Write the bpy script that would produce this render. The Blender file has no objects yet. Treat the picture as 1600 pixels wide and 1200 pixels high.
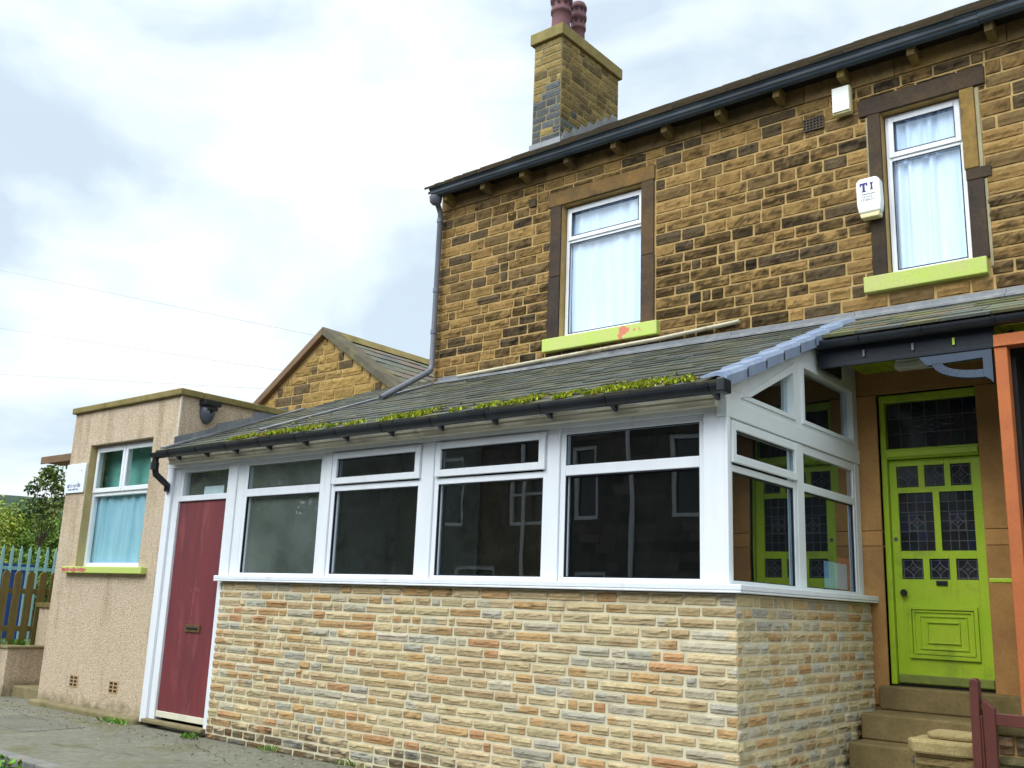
import bpy, math, random
from mathutils import Vector, Matrix, noise
R = math.radians
C = bpy.context.scene.collection
sc = bpy.context.scene
rnd = random.Random(7)

# ------------------------------------------------------------------ mesh helpers
class MB:
    def __init__(s): s.v=[]; s.f=[]; s.c=[]; s.m=[]
    def face(s, pts, col=(1,1,1), mi=0):
        b=len(s.v); s.v.extend(tuple(p) for p in pts); s.f.append(tuple(range(b,b+len(pts)))); s.c.append(col); s.m.append(mi)
    def grid(s, rows, cols_fn=None, col=(1,1,1), mi=0, flip=False, vcol=None):
        nr=len(rows); nc=len(rows[0]); b=len(s.v)
        for r in rows: s.v.extend(tuple(p) for p in r)
        for i in range(nr-1):
            for j in range(nc-1):
                q=(b+i*nc+j, b+i*nc+j+1, b+(i+1)*nc+j+1, b+(i+1)*nc+j)
                s.f.append(q[::-1] if flip else q); s.m.append(mi)
                if vcol: s.c.append([vcol[i][j],vcol[i][j+1],vcol[i+1][j+1],vcol[i+1][j]])
                else: s.c.append(cols_fn(i,j) if cols_fn else col)
    def box(s, x0,x1,y0,y1,z0,z1, col=(1,1,1), mi=0):
        if x0>x1: x0,x1=x1,x0
        if y0>y1: y0,y1=y1,y0
        if z0>z1: z0,z1=z1,z0
        b=len(s.v)
        s.v.extend([(x0,y0,z0),(x1,y0,z0),(x1,y1,z0),(x0,y1,z0),(x0,y0,z1),(x1,y0,z1),(x1,y1,z1),(x0,y1,z1)])
        for q in ((3,2,1,0),(4,5,6,7),(0,1,5,4),(1,2,6,5),(2,3,7,6),(3,0,4,7)):
            s.f.append(tuple(b+i for i in q)); s.c.append(col); s.m.append(mi)
        return s
    def prism(s, poly, a0, a1, axis, col=(1,1,1), mi=0):
        # poly in the two remaining axes (in xyz order), extruded along axis a0..a1
        def P(p,a):
            return {'X':(a,p[0],p[1]),'Y':(p[0],a,p[1]),'Z':(p[0],p[1],a)}[axis]
        n=len(poly); b=len(s.v)
        s.v.extend(P(p,a0) for p in poly); s.v.extend(P(p,a1) for p in poly)
        area=sum(poly[i][0]*poly[(i+1)%n][1]-poly[(i+1)%n][0]*poly[i][1] for i in range(n))
        fl=(area>0)!=(axis=='Y')
        if a1<a0: fl=not fl
        lo=tuple(b+i for i in range(n)); hi=tuple(b+n+i for i in range(n))
        fs=[lo[::-1],hi]+[(b+i,b+(i+1)%n,b+n+(i+1)%n,b+n+i) for i in range(n)]
        for q in fs:
            s.f.append(q if fl else q[::-1]); s.c.append(col); s.m.append(mi)
        return s
    def tube(s, pts, r, n=10, col=(1,1,1), mi=0, cap=True):
        pts=[Vector(p) for p in pts]; rr=r if isinstance(r,(list,tuple)) else [r]*len(pts)
        rows=[]; up=None
        for i,p in enumerate(pts):
            d=(pts[min(i+1,len(pts)-1)]-pts[max(i-1,0)]).normalized()
            if up is None:
                up=Vector((0,0,1)) if abs(d.z)<.9 else Vector((1,0,0))
            a=d.cross(up).normalized(); bb=a.cross(d).normalized(); up=bb
            rows.append([p+a*math.cos(2*math.pi*k/n)*rr[i]+bb*math.sin(2*math.pi*k/n)*rr[i] for k in range(n+1)])
        s.grid(rows,col=col,mi=mi)
        if cap:
            s.face(rows[0][:-1][::-1],col,mi); s.face(rows[-1][:-1],col,mi)
        return s
    def lathe(s, prof, cx,cy, n=24, col=(1,1,1), mi=0):
        rows=[[ (cx+r*math.cos(2*math.pi*k/n), cy+r*math.sin(2*math.pi*k/n), z) for k in range(n+1)] for r,z in prof]
        s.grid(rows,col=col,mi=mi)
        s.face(rows[-1][:-1],col,mi); s.face(rows[0][:-1][::-1],col,mi)
        return s
    def build(s, name, mats, parent=None, bevel=0, smooth=False, weld=False):
        if not isinstance(mats,(list,tuple)): mats=[mats]
        off=Vector((0,0,0)); p=parent
        while p is not None: off+=p.location; p=p.parent
        me=bpy.data.meshes.new(name)
        me.from_pydata([(a[0]-off.x,a[1]-off.y,a[2]-off.z) for a in s.v],[],s.f)
        for m in mats: me.materials.append(m)
        me.polygons.foreach_set('material_index',s.m)
        at=me.color_attributes.new('Col','FLOAT_COLOR','CORNER')
        cc=[]
        for f,c in zip(s.f,s.c):
            if isinstance(c,list):
                for q in c: cc.extend((q[0],q[1],q[2],1.0))
            else: cc.extend((c[0],c[1],c[2],1.0)*len(f))
        at.data.foreach_set('color',cc)
        if smooth: me.polygons.foreach_set('use_smooth',[True]*len(s.f))
        me.update()
        o=bpy.data.objects.new(name,me); C.objects.link(o)
        if parent is not None: o.parent=parent
        if bevel:
            b=o.modifiers.new('edge','BEVEL'); b.width=bevel; b.segments=2; b.limit_method='ANGLE'; b.angle_limit=R(40)
        return o

def tag(o,label=None,cat=None,group=None,kind=None):
    if label: o['label']=label
    if cat: o['category']=cat
    if group: o['group']=group
    if kind: o['kind']=kind
    return o
def empty(name,loc,label,cat,group=None):
    o=bpy.data.objects.new(name,None); C.objects.link(o); o.location=loc; o.empty_display_size=.2
    return tag(o,label,cat,group)

# ------------------------------------------------------------------ materials
def new_mat(name):
    m=bpy.data.materials.new(name); m.use_nodes=True; nt=m.node_tree
    return m,nt,nt.nodes,nt.links,nt.nodes['Principled BSDF']
def surf(name, c1, c2=None, rough=.8, scale=6, detail=6, bump=0, bscale=60, attr=False, spec=.3, fine=.0, stain=None, stain_scale=2.0, stain_lo=.55, stain_hi=.7, metallic=0, stretch=None, bdist=.01):
    m,nt,N,L,B=new_mat(name)
    tc=N.new('ShaderNodeTexCoord'); co=tc.outputs['Object']
    if stretch:
        mp=N.new('ShaderNodeMapping'); mp.inputs['Scale'].default_value=stretch; L.new(co,mp.inputs['Vector']); co2=mp.outputs['Vector']
    else: co2=co
    def nz(s,d=6,r=.6,c=None):
        n=N.new('ShaderNodeTexNoise'); n.inputs['Scale'].default_value=s; n.inputs['Detail'].default_value=d; n.inputs['Roughness'].default_value=r
        L.new(c or co,n.inputs['Vector']); return n.outputs['Fac']
    def mix(f,a,b,bt='MIX'):
        x=N.new('ShaderNodeMix'); x.data_type='RGBA'; x.blend_type=bt
        for inp,val in ((x.inputs[0],f),(x.inputs[6],a),(x.inputs[7],b)):
            if hasattr(val,'links'): L.new(val,inp)
            elif isinstance(val,(tuple,list)): inp.default_value=(*val[:3],1)
            else: inp.default_value=val
        return x.outputs[2]
    def ramp(f,lo,hi):
        r=N.new('ShaderNodeMapRange'); r.inputs[1].default_value=lo; r.inputs[2].default_value=hi; L.new(f,r.inputs[0]); return r.outputs[0]
    c2=c2 or tuple(x*.8 for x in c1)
    col=mix(ramp(nz(scale,detail,c=co2),.35,.65),c1,c2)
    if attr:
        a=N.new('ShaderNodeAttribute'); a.attribute_name='Col'
        col=mix(1.0,a.outputs['Color'],col,'MULTIPLY')
    if fine:
        f=ramp(nz(scale*14,4,.7),.3,.7)
        lo=1-fine; hi=1+fine*.6
        v=N.new('ShaderNodeMapRange'); v.inputs[3].default_value=lo; v.inputs[4].default_value=hi; L.new(f,v.inputs[0])
        cm=N.new('ShaderNodeCombineColor'); 
        for i in range(3): L.new(v.outputs[0],cm.inputs[i])
        col=mix(1.0,col,cm.outputs[0],'MULTIPLY')
    if stain:
        col=mix(ramp(nz(stain_scale,8,.65,c=co2),stain_lo,stain_hi),col,stain)
    L.new(col,B.inputs['Base Color'])
    B.inputs['Roughness'].default_value=rough; B.inputs['Specular IOR Level'].default_value=spec; B.inputs['Metallic'].default_value=metallic
    if bump:
        bp=N.new('ShaderNodeBump'); bp.inputs['Strength'].default_value=bump; bp.inputs['Distance'].default_value=bdist
        L.new(nz(bscale,6,.65),bp.inputs['Height']); L.new(bp.outputs[0],B.inputs['Normal'])
    return m
def glass_mat(name, tint=(.75,.85,.8), boost=1.6, base=.03, wav=.0, film=0):
    m=bpy.data.materials.new(name); m.use_nodes=True; nt=m.node_tree; N=nt.nodes; L=nt.links; N.clear()
    o=N.new('ShaderNodeOutputMaterial'); t=N.new('ShaderNodeBsdfTransparent'); t.inputs[0].default_value=(*tint,1)
    g=N.new('ShaderNodeBsdfGlossy'); g.inputs['Roughness'].default_value=.0; g.inputs[0].default_value=(.90,.96,1,1)
    fr=N.new('ShaderNodeFresnel'); fr.inputs[0].default_value=1.5
    ma=N.new('ShaderNodeMath'); ma.operation='MULTIPLY_ADD'; ma.inputs[1].default_value=boost; ma.inputs[2].default_value=base; ma.use_clamp=True
    mx=N.new('ShaderNodeMixShader'); L.new(fr.outputs[0],ma.inputs[0])
    ge=N.new('ShaderNodeNewGeometry'); sb=N.new('ShaderNodeMath'); sb.operation='SUBTRACT'; sb.inputs[0].default_value=1; L.new(ge.outputs['Backfacing'],sb.inputs[1])
    mu=N.new('ShaderNodeMath'); mu.operation='MULTIPLY'; L.new(ma.outputs[0],mu.inputs[0]); L.new(sb.outputs[0],mu.inputs[1]); L.new(mu.outputs[0],mx.inputs[0]); L.new(t.outputs[0],mx.inputs[1]); L.new(g.outputs[0],mx.inputs[2])
    if wav:
        tc=N.new('ShaderNodeTexCoord'); n=N.new('ShaderNodeTexNoise'); n.inputs['Scale'].default_value=2.2; n.inputs['Detail'].default_value=1
        L.new(tc.outputs['Object'],n.inputs['Vector']); b=N.new('ShaderNodeBump'); b.inputs['Strength'].default_value=wav; b.inputs['Distance'].default_value=.02
        L.new(n.outputs[0],b.inputs['Height']); L.new(b.outputs[0],g.inputs['Normal']); 
    if film:
        tc2=N.new('ShaderNodeTexCoord'); nz=N.new('ShaderNodeTexNoise'); nz.inputs['Scale'].default_value=1.7; nz.inputs['Detail'].default_value=7; L.new(tc2.outputs['Object'],nz.inputs['Vector'])
        fm=N.new('ShaderNodeMapRange'); fm.inputs[1].default_value=.3; fm.inputs[2].default_value=.75; fm.inputs[3].default_value=film*.5; fm.inputs[4].default_value=film*2.2; L.new(nz.outputs[0],fm.inputs[0])
        df=N.new('ShaderNodeBsdfDiffuse'); df.inputs[0].default_value=(.62,.70,.66,1); m2=N.new('ShaderNodeMixShader'); L.new(fm.outputs[0],m2.inputs[0]); L.new(mx.outputs[0],m2.inputs[1]); L.new(df.outputs[0],m2.inputs[2]); mx=m2
    L.new(mx.outputs[0],o.inputs[0]); return m
def pebble_mat():
    m,nt,N,L,B=new_mat('pebbledash')
    tc=N.new('ShaderNodeTexCoord')
    vo=N.new('ShaderNodeTexVoronoi'); vo.inputs['Scale'].default_value=125; L.new(tc.outputs['Object'],vo.inputs['Vector'])
    sp=N.new('ShaderNodeSeparateColor'); L.new(vo.outputs['Color'],sp.inputs[0])
    cr=N.new('ShaderNodeValToRGB'); e=cr.color_ramp.elements
    e[0].position=0; e[0].color=(.36,.28,.18,1); e[1].position=1; e[1].color=(.78,.68,.52,1)
    for p,c in ((.2,(.50,.39,.26,1)),(.4,(.60,.48,.34,1)),(.7,(.68,.53,.40,1)),(.85,(.66,.51,.38,1))):
        x=e.new(p); x.color=c
    L.new(sp.outputs[0],cr.inputs[0])
    n=N.new('ShaderNodeTexNoise'); n.inputs['Scale'].default_value=1.6; n.inputs['Detail'].default_value=8; n.inputs['Roughness'].default_value=.65
    mp=N.new('ShaderNodeMapping'); mp.inputs['Scale'].default_value=(2.4,2.4,.42); L.new(tc.outputs['Object'],mp.inputs['Vector']); L.new(mp.outputs[0],n.inputs['Vector'])
    mr=N.new('ShaderNodeMapRange'); mr.inputs[1].default_value=.5; mr.inputs[2].default_value=.75; mr.inputs[4].default_value=.75; L.new(n.outputs[0],mr.inputs[0])
    mx=N.new('ShaderNodeMix'); mx.data_type='RGBA'; mx.blend_type='MULTIPLY'; mx.inputs[7].default_value=(.50,.44,.33,1)
    L.new(mr.outputs[0],mx.inputs[0]); L.new(cr.outputs[0],mx.inputs[6])
    a=N.new('ShaderNodeAttribute'); a.attribute_name='Col'
    m2=N.new('ShaderNodeMix'); m2.data_type='RGBA'; m2.blend_type='MULTIPLY'; m2.inputs[0].default_value=1; L.new(mx.outputs[2],m2.inputs[6]); L.new(a.outputs[0],m2.inputs[7])
    sx=N.new('ShaderNodeSeparateXYZ'); L.new(tc.outputs['Object'],sx.inputs[0])
    n3=N.new('ShaderNodeTexNoise'); n3.inputs['Scale'].default_value=5; n3.inputs['Detail'].default_value=8; n3.inputs['Roughness'].default_value=.7; L.new(tc.outputs['Object'],n3.inputs['Vector'])
    zz=N.new('ShaderNodeMath'); zz.operation='MULTIPLY_ADD'; zz.inputs[1].default_value=-1.5; L.new(sx.outputs['Z'],zz.inputs[0]); L.new(n3.outputs[0],zz.inputs[2])
    zr_=N.new('ShaderNodeMapRange'); zr_.inputs[1].default_value=.36; zr_.inputs[2].default_value=.62; zr_.inputs[4].default_value=.8; L.new(zz.outputs[0],zr_.inputs[0])
    m3=N.new('ShaderNodeMix'); m3.data_type='RGBA'; m3.inputs[7].default_value=(.19,.17,.085,1); L.new(zr_.outputs[0],m3.inputs[0]); L.new(m2.outputs[2],m3.inputs[6])
    L.new(m3.outputs[2],B.inputs['Base Color'])
    bp=N.new('ShaderNodeBump'); bp.inputs['Strength'].default_value=.7; bp.inputs['Distance'].default_value=.012; bp.invert=True
    L.new(vo.outputs['Distance'],bp.inputs['Height']); L.new(bp.outputs[0],B.inputs['Normal'])
    B.inputs['Roughness'].default_value=.9; B.inputs['Specular IOR Level'].default_value=.2
    return m

M={}
M['facing']=surf('facing_stone',(1,1,1),(.86,.84,.80),rough=.9,scale=9,attr=True,bump=.35,bscale=90,fine=.22,spec=.15,stain=(.36,.30,.17),stain_scale=1.1,stain_lo=.58,stain_hi=.95)
M['facing_mortar']=surf('facing_mortar',(.68,.62,.44),(.58,.52,.36),rough=.95,scale=5,bump=.3,bscale=120,spec=.1,stain=(.30,.26,.16),stain_lo=.6,stain_hi=.8)
M['gritstone']=surf('gritstone',(1,1,1),(.72,.70,.66),rough=.92,scale=7,attr=True,bump=.5,bscale=70,fine=.3,spec=.12)
M['grit_mortar']=surf('grit_mortar',(.46,.32,.14),(.36,.24,.095),rough=.95,scale=5,bump=.3,bscale=120,spec=.1)
M['chimney_mortar']=surf('chimney_mortar',(.27,.22,.11),(.17,.155,.10),rough=.95,scale=3,bump=.3,bscale=120,spec=.1)
M['dark_stone']=surf('sooty_dressed_stone',(.078,.063,.048),(.15,.105,.055),rough=.9,scale=2.2,bump=.25,bscale=60,fine=.2,spec=.15,stain=(.045,.038,.036),stain_scale=3,attr=True)
M['ashlar']=surf('ashlar_sandstone',(.46,.25,.085),(.36,.19,.075),rough=.9,scale=3,bump=.2,bscale=80,fine=.15,spec=.15,stain=(.20,.12,.055),stain_scale=1.6,stain_lo=.55,stain_hi=.8,attr=True)
M['step_stone']=surf('worn_step_stone',(.25,.185,.085),(.16,.12,.052),rough=.9,scale=3,bump=.3,bscale=70,fine=.2,spec=.15,stain=(.13,.11,.04),stain_scale=2)
M['slate']=surf('roof_slate',(.86,.88,.80),(.62,.66,.58),rough=.75,scale=8,attr=True,bump=.3,bscale=60,fine=.25,spec=.22,stain=(.10,.095,.05),stain_scale=2.5,stain_lo=.6,stain_hi=.85)
M['upvc']=surf('white_upvc',(.79,.82,.86),(.74,.77,.81),rough=.35,scale=3,spec=.4,stretch=(2.2,2.2,.5),stain=(.52,.51,.42),stain_scale=2.4,stain_lo=.58,stain_hi=.95)
M['upvc_side']=surf('white_upvc_side_shade',(.74,.78,.78),(.68,.73,.72),rough=.4,scale=3,spec=.4,stain=(.50,.52,.42),stain_scale=2.2,stain_lo=.62,stain_hi=.85)  # side frames: duller white, the side's shade put into the colour, plus stains
M['cream']=surf('weathered_cream_board',(.70,.66,.53),(.60,.57,.44),rough=.7,scale=5,spec=.3,stain=(.22,.15,.07),stain_scale=3.2,stain_lo=.6,stain_hi=.75)
M['seal']=surf('black_gasket',(.02,.02,.03),rough=.5)
M['gutter']=surf('black_gutter_plastic',(.009,.011,.015),(.016,.02,.026),rough=.38,scale=5,spec=.5)
M['gutter_blue']=surf('slate_blue_gutter',(.055,.085,.125),(.075,.11,.155),rough=.38,scale=4,spec=.5)
M['pipe_grey']=surf('grey_pipe',(.14,.145,.17),(.11,.115,.14),rough=.45,scale=4,spec=.45)
M['lead']=surf('lead_sheet',(.21,.22,.23),(.14,.15,.165),rough=.5,scale=6,bump=.2,bscale=20,spec=.5,stain=(.28,.28,.27),stain_scale=5)
M['verge_tile']=surf('blue_grey_verge_tile',(.18,.235,.35),(.26,.31,.40),rough=.55,scale=6,spec=.4,fine=.15)
M['pointing']=surf('window_pointing',(.34,.31,.19),(.26,.23,.14),rough=.9,scale=6,stain=(.20,.16,.09),stain_scale=5)
M['lime']=surf('lime_gloss_paint',(.34,.52,.018),(.40,.54,.03),rough=.42,scale=5,spec=.45,bump=.08,bscale=50,stain=(.15,.20,.035),stain_scale=3.6,stain_lo=.52,stain_hi=.85,fine=.10)
M['lime_sill']=surf('lime_sill_paint',(.46,.59,.12),(.50,.55,.17),rough=.6,scale=4,spec=.3,stain=(.62,.20,.13),stain_scale=2.3,stain_lo=.60,stain_hi=.62)
M['lime_sill2']=surf('lime_sill_paint_worn',(.42,.54,.09),(.46,.47,.17),rough=.6,scale=3,spec=.3,fine=.1,stain=(.33,.33,.12),stain_scale=3,stain_lo=.6,stain_hi=.8)
M['lime_soffit']=surf('lime_boards',(.34,.42,.02),(.26,.32,.018),rough=.6,scale=5)  # duller lime than the door, for the soffit boards
M['red_door']=surf('faded_maroon_door',(.18,.034,.038),(.13,.028,.036),rough=.55,scale=2.5,spec=.35,stretch=(3,3,.5),stain=(.33,.09,.085),stain_scale=2.2,stain_lo=.55,stain_hi=.85)
M['scar']=surf('scraped_door_paint',(.36,.13,.12),(.25,.06,.065),rough=.8,scale=30)
M['maroon']=surf('maroon_gate_paint',(.115,.030,.022),(.085,.024,.018),rough=.5,scale=6,spec=.4,fine=.15,bump=.1,bscale=60)
M['orange']=surf('orange_masonry_paint',(.47,.14,.043),(.40,.12,.043),rough=.7,scale=4,spec=.25,bump=.15,bscale=40,fine=.12,stain=(.30,.09,.03),stain_scale=2.5,stain_lo=.62,stain_hi=.8)
M['navy']=surf('navy_fascia_paint',(.009,.013,.019),(.015,.02,.028),rough=.5,spec=.25,scale=4)
M['bracket_blue']=surf('blue_bracket_paint',(.042,.065,.10),(.035,.05,.085),rough=.45,spec=.4,scale=4)
M['glass']=glass_mat('window_glass',(.86,.93,.98),boost=2.5,base=.02,wav=.03,film=.0022)
M['glass_dirty']=glass_mat('hazy_window_glass',(.92,.96,.96),boost=1.4,base=.015,wav=.03,film=.045)
M['glass_up']=glass_mat('upper_window_glass',(.99,1,1),boost=1.5,base=.01)
M['glass_annex']=glass_mat('annex_window_glass',(1,1,1),boost=.8,base=.0)
M['leaded']=surf('leaded_dark_glass',(.012,.014,.018),(.02,.022,.028),rough=.12,scale=9,spec=.5,attr=True)
M['came']=surf('lead_came',(.11,.11,.13),rough=.5,spec=.4)
M['net']=surf('net_curtain',(.60,.72,.90),(.50,.63,.84),rough=.9,scale=3,stretch=(7,7,.4),spec=.1)
M['net_blue']=surf('pale_blue_curtain',(.30,.52,.61),(.21,.44,.55),rough=.9,scale=3,stretch=(7,7,.4),spec=.1)
M['green_blind']=surf('green_blind',(.16,.46,.38),(.10,.32,.28),rough=.8,scale=3)
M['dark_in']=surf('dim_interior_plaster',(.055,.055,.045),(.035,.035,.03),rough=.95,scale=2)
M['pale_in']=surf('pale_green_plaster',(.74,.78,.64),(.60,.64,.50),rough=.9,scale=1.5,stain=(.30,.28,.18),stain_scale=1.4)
M['floor_in']=surf('interior_floor',(.05,.045,.04),rough=.8)
M['pebble']=pebble_mat()
M['coping']=surf('mossy_coping_stone',(.27,.22,.09),(.20,.16,.06),rough=.9,scale=5,bump=.3,bscale=60,fine=.2,stain=(.14,.13,.03),stain_scale=4,spec=.15)
M['coping_grey']=surf('weathered_gable_stone',(.15,.13,.09),(.10,.09,.065),rough=.9,scale=5,bump=.3,bscale=60,fine=.2,stain=(.19,.17,.06),stain_scale=4,spec=.15)
M['concrete']=surf('damp_concrete',(.27,.22,.12),(.20,.17,.09),rough=.9,scale=4,bump=.4,bscale=70,fine=.25,spec=.15,stain=(.12,.12,.04),stain_scale=3)
M['brass']=surf('tarnished_brass',(.19,.12,.05),(.13,.08,.035),rough=.45,metallic=.4)
M['black']=surf('black_iron',(.015,.015,.018),rough=.35,spec=.5)
M['white_box']=surf('white_plastic_box',(.82,.82,.78),(.78,.79,.72),rough=.4,spec=.4,scale=3)
M['yellowed']=surf('yellowed_plastic',(.70,.62,.34),(.66,.58,.30),rough=.45,spec=.4)
M['ink']=surf('blue_ink',(.05,.035,.20),rough=.6)
M['paper']=surf('white_paper',(.78,.82,.84),(.72,.78,.82),rough=.8)
M['paper_blue']=surf('pale_blue_paper',(.50,.72,.90),rough=.8)
M['paper_orange']=surf('orange_paper',(.80,.18,.08),rough=.8)
M['pot']=surf('terracotta_pot',(.17,.075,.078),(.13,.065,.075),rough=.75,scale=8,spec=.25,fine=.2)
M['pot_dark']=surf('pot_holes',(.02,.012,.015),rough=.9)
M['tarmac']=surf('pavement_tarmac',(.20,.195,.15),(.165,.16,.12),rough=.92,scale=1.1,bump=.35,bscale=140,fine=.3,spec=.2,stain=(.13,.125,.055),stain_scale=1.6,stain_lo=.52,stain_hi=.72)
M['patch']=surf('tarmac_patch',(.185,.18,.145),(.15,.146,.115),rough=.93,scale=2,bump=.35,bscale=140,fine=.3,spec=.2)
M['road']=surf('road_asphalt',(.06,.065,.075),(.05,.052,.055),rough=.9,scale=3,bump=.5,bscale=120,fine=.3,spec=.25)
M['kerb']=surf('kerb_stone',(.24,.23,.20),(.18,.18,.17),rough=.9,scale=4,bump=.3,bscale=80,fine=.2,stain=(.15,.17,.06),stain_scale=3)
M['soil']=surf('rough_ground',(.07,.075,.03),(.09,.075,.04),rough=.95,scale=3,bump=.6,bscale=20,fine=.3)
M['fence_wood']=surf('mossy_fence_wood',(.21,.16,.06),(.15,.12,.04),rough=.9,scale=4,stretch=(6,6,.7),bump=.3,bscale=40,fine=.2,spec=.15)
M['palisade']=surf('galvanised_palisade',(.26,.46,.42),(.22,.42,.46),rough=.5,scale=4,spec=.4)
M['container']=surf('blue_container_paint',(.012,.055,.24),(.010,.04,.17),rough=.5,scale=3,spec=.4)
M['brown_wood']=surf('brown_canopy_board',(.20,.125,.065),(.15,.09,.05),rough=.8,scale=4)
M['leaf']=surf('tree_leaf',(1,1,1),(.8,.85,.7),rough=.6,scale=.8,attr=True,spec=.3)
M['moss']=surf('bright_moss',(1,1,1),(.8,.85,.7),rough=.9,scale=10,attr=True,spec=.1)
M['bark']=surf('bark',(.10,.08,.05),(.07,.055,.035),rough=.95,scale=8,bump=.5,bscale=30)
M['wire']=surf('grey_cable',(.42,.46,.50),rough=.6)
M['hill']=surf('wooded_hill',(.045,.085,.035),(.03,.06,.04),rough=1,scale=.05,fine=.4,bump=.8,bscale=.3,bdist=3)
M['wall_far']=surf('opposite_terrace_stone',(.115,.095,.080),(.075,.066,.062),rough=.9,scale=2.5,attr=True,fine=.25,bump=.4,bscale=20)
M['far_white']=surf('opposite_white_frames',(.88,.90,.92),rough=.5)
M['far_glass']=surf('opposite_dark_glass',(.02,.025,.03),rough=.08,spec=.6)
M['duct']=surf('galvanised_fitting',(.16,.18,.22),(.10,.11,.14),rough=.4,metallic=.5,scale=8)
M['lamp_plastic']=surf('lamp_diffuser',(.66,.66,.60),rough=.5)
M['darkwood']=surf('near_black_board',(.012,.010,.009),(.018,.015,.012),rough=.6,scale=4)
M['white_pipe']=surf('painted_pipe',(.52,.47,.34),(.42,.38,.27),rough=.6,scale=6,stain=(.25,.2,.12),stain_scale=5)
M['gravel']=surf('grit',(1,1,1),(.7,.7,.7),rough=.9,attr=True)

# ------------------------------------------------------------------ stone walling
def smooth(x): x=max(0,min(1,x)); return x*x*(3-2*x)
def rock_stone(mb,O,U,N,u0,u1,v0,v1,dep,colfn,seed,step=.028,split=.0,nv=4,soot=None):
    L=u1-u0; h=v1-v0
    if L<.015 or h<.012: return
    e=min(.007,L*.2,h*.2)
    nu=max(2,int(L/step)); so=soot(O+U*(u0+L/2)+Vector((0,0,(v0+v1)/2))) if soot else 0
    ss=[0,e]+[e+(L-2*e)*i/nu for i in range(1,nu)]+[L-e,L]
    tt=[0,e]+[e+(h-2*e)*i/nv for i in range(1,nv)]+[h-e,h]
    c1=colfn(); c2=None
    if rnd.random()<split: c2=colfn(); sp=rnd.uniform(.3,.8)*L
    amp=rnd.uniform(.55,1.15); tilt=rnd.uniform(-.25,.25); rb=rnd.uniform(.34,.66)
    jit=[rnd.uniform(-.0035,.0035) for _ in range(4)]
    rows=[]; vis=[]
    for j,t in enumerate(tt):
        row=[]
        for i,s in enumerate(ss):
            a=s/L; b=t/h
            uu=u0+s+(jit[0]*(1-a)+jit[1]*a); vv=v0+t+(jit[2]*(1-b)+jit[3]*b)
            if i in(0,len(ss)-1) or j in(0,len(tt)-1): d=-.006
            else:
                n1=noise.noise((uu*9,vv*5,seed)); n2=noise.noise((uu*28,vv*28,seed+9)); n3=noise.noise((uu*60,vv*60,seed+3))
                ridge=rb+.20*n1+.10*n2
                if b>ridge: pr=1-(b-ridge)/(1-ridge)*.62
                else: pr=.30+.22*(b/ridge) if b<ridge*.82 else .52+.48*(b/ridge-.82)/.18
                d=dep*(amp*pr*(1+tilt*(a-.5)*2)+.30*n2+.16*n3)+.003
                ed=min(s,L-s)/.02
                d*=.45+.55*min(1,ed)
                uu+=.003*n3; vv+=.003*n2
            row.append(O+U*uu+Vector((0,0,vv))+N*d)
        rows.append(row)
    def cf(i,j):
        s=ss[j]; c=c1
        if c2 and s+.03*noise.noise((s*20,i*.9,seed))>sp: c=c2
        k=1+.16*noise.noise((s*14+seed,i*1.3,u0*3))
        if so:
            q=so+.50*noise.noise((s*8+seed*3,i*.5,u0*7))+.45*noise.noise((s*26+seed,i*1.5,v0*9))
            q=smooth((q-.25)/.5); k*=1-.72*q; c=(c[0],c[1]*(1+.04*q),c[2]*(1+.18*q))
        return (c[0]*k,c[1]*k,c[2]*k)
    mb.grid(rows,vcol=[[cf(i,j) for j in range(len(ss))] for i in range(len(tt))])
def walling(mb,O,U,N,u0,u1,courses,holes,lens,joint,dep,colfn,seed,clip=None,split=0,step=.028,nv=4,soot=None):
    for ci,(v0,v1) in enumerate(courses):
        a,b=u0,u1
        if clip:
            a,b=clip(v1-joint,a,b)
            if b-a<.05: continue
        cuts={a,b}
        for h in holes:
            if h[2]<v1-.004 and h[3]>v0+.004:
                for q in (h[0],h[1]):
                    if a<q<b: cuts.add(q)
        cuts=sorted(cuts)
        for p,q in zip(cuts[:-1],cuts[1:]):
            m=(p+q)/2; segs=[(v0,v1)]
            for h in holes:
                if h[0]<m<h[1]:
                    ns=[]
                    for s0,s1 in segs:
                        if h[3]<=s0 or h[2]>=s1: ns.append((s0,s1)); continue
                        if h[2]-s0>.035: ns.append((s0,h[2]))
                        if s1-h[3]>.035: ns.append((h[3],s1))
                    segs=ns
            for s0,s1 in segs:
                u=p; first=True
                while u<q-.001:
                    l=rnd.uniform(*lens) if rnd.random()>.16 else rnd.uniform(lens[0]*.55,lens[0])
                    if first and p==a: l*=rnd.uniform(.35,1)
                    first=False
                    if q-(u+l)<lens[0]*.45: l=q-u
                    rock_stone(mb,O,U,N,u+joint/2,u+l-joint/2,s0+joint/2,s1-joint/2,dep,colfn,seed+rnd.random()*50,split=split,step=step,nv=nv,soot=soot)
                    u+=l
def courses(z0,z1,h,var=.0):
    n=max(1,round((z1-z0)/h)); hs=[h*(1+rnd.uniform(-var,var)) for _ in range(n)]; k=(z1-z0)/sum(hs); out=[];z=z0
    for x in hs: out.append((z,z+x*k)); z+=x*k
    return out
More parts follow.
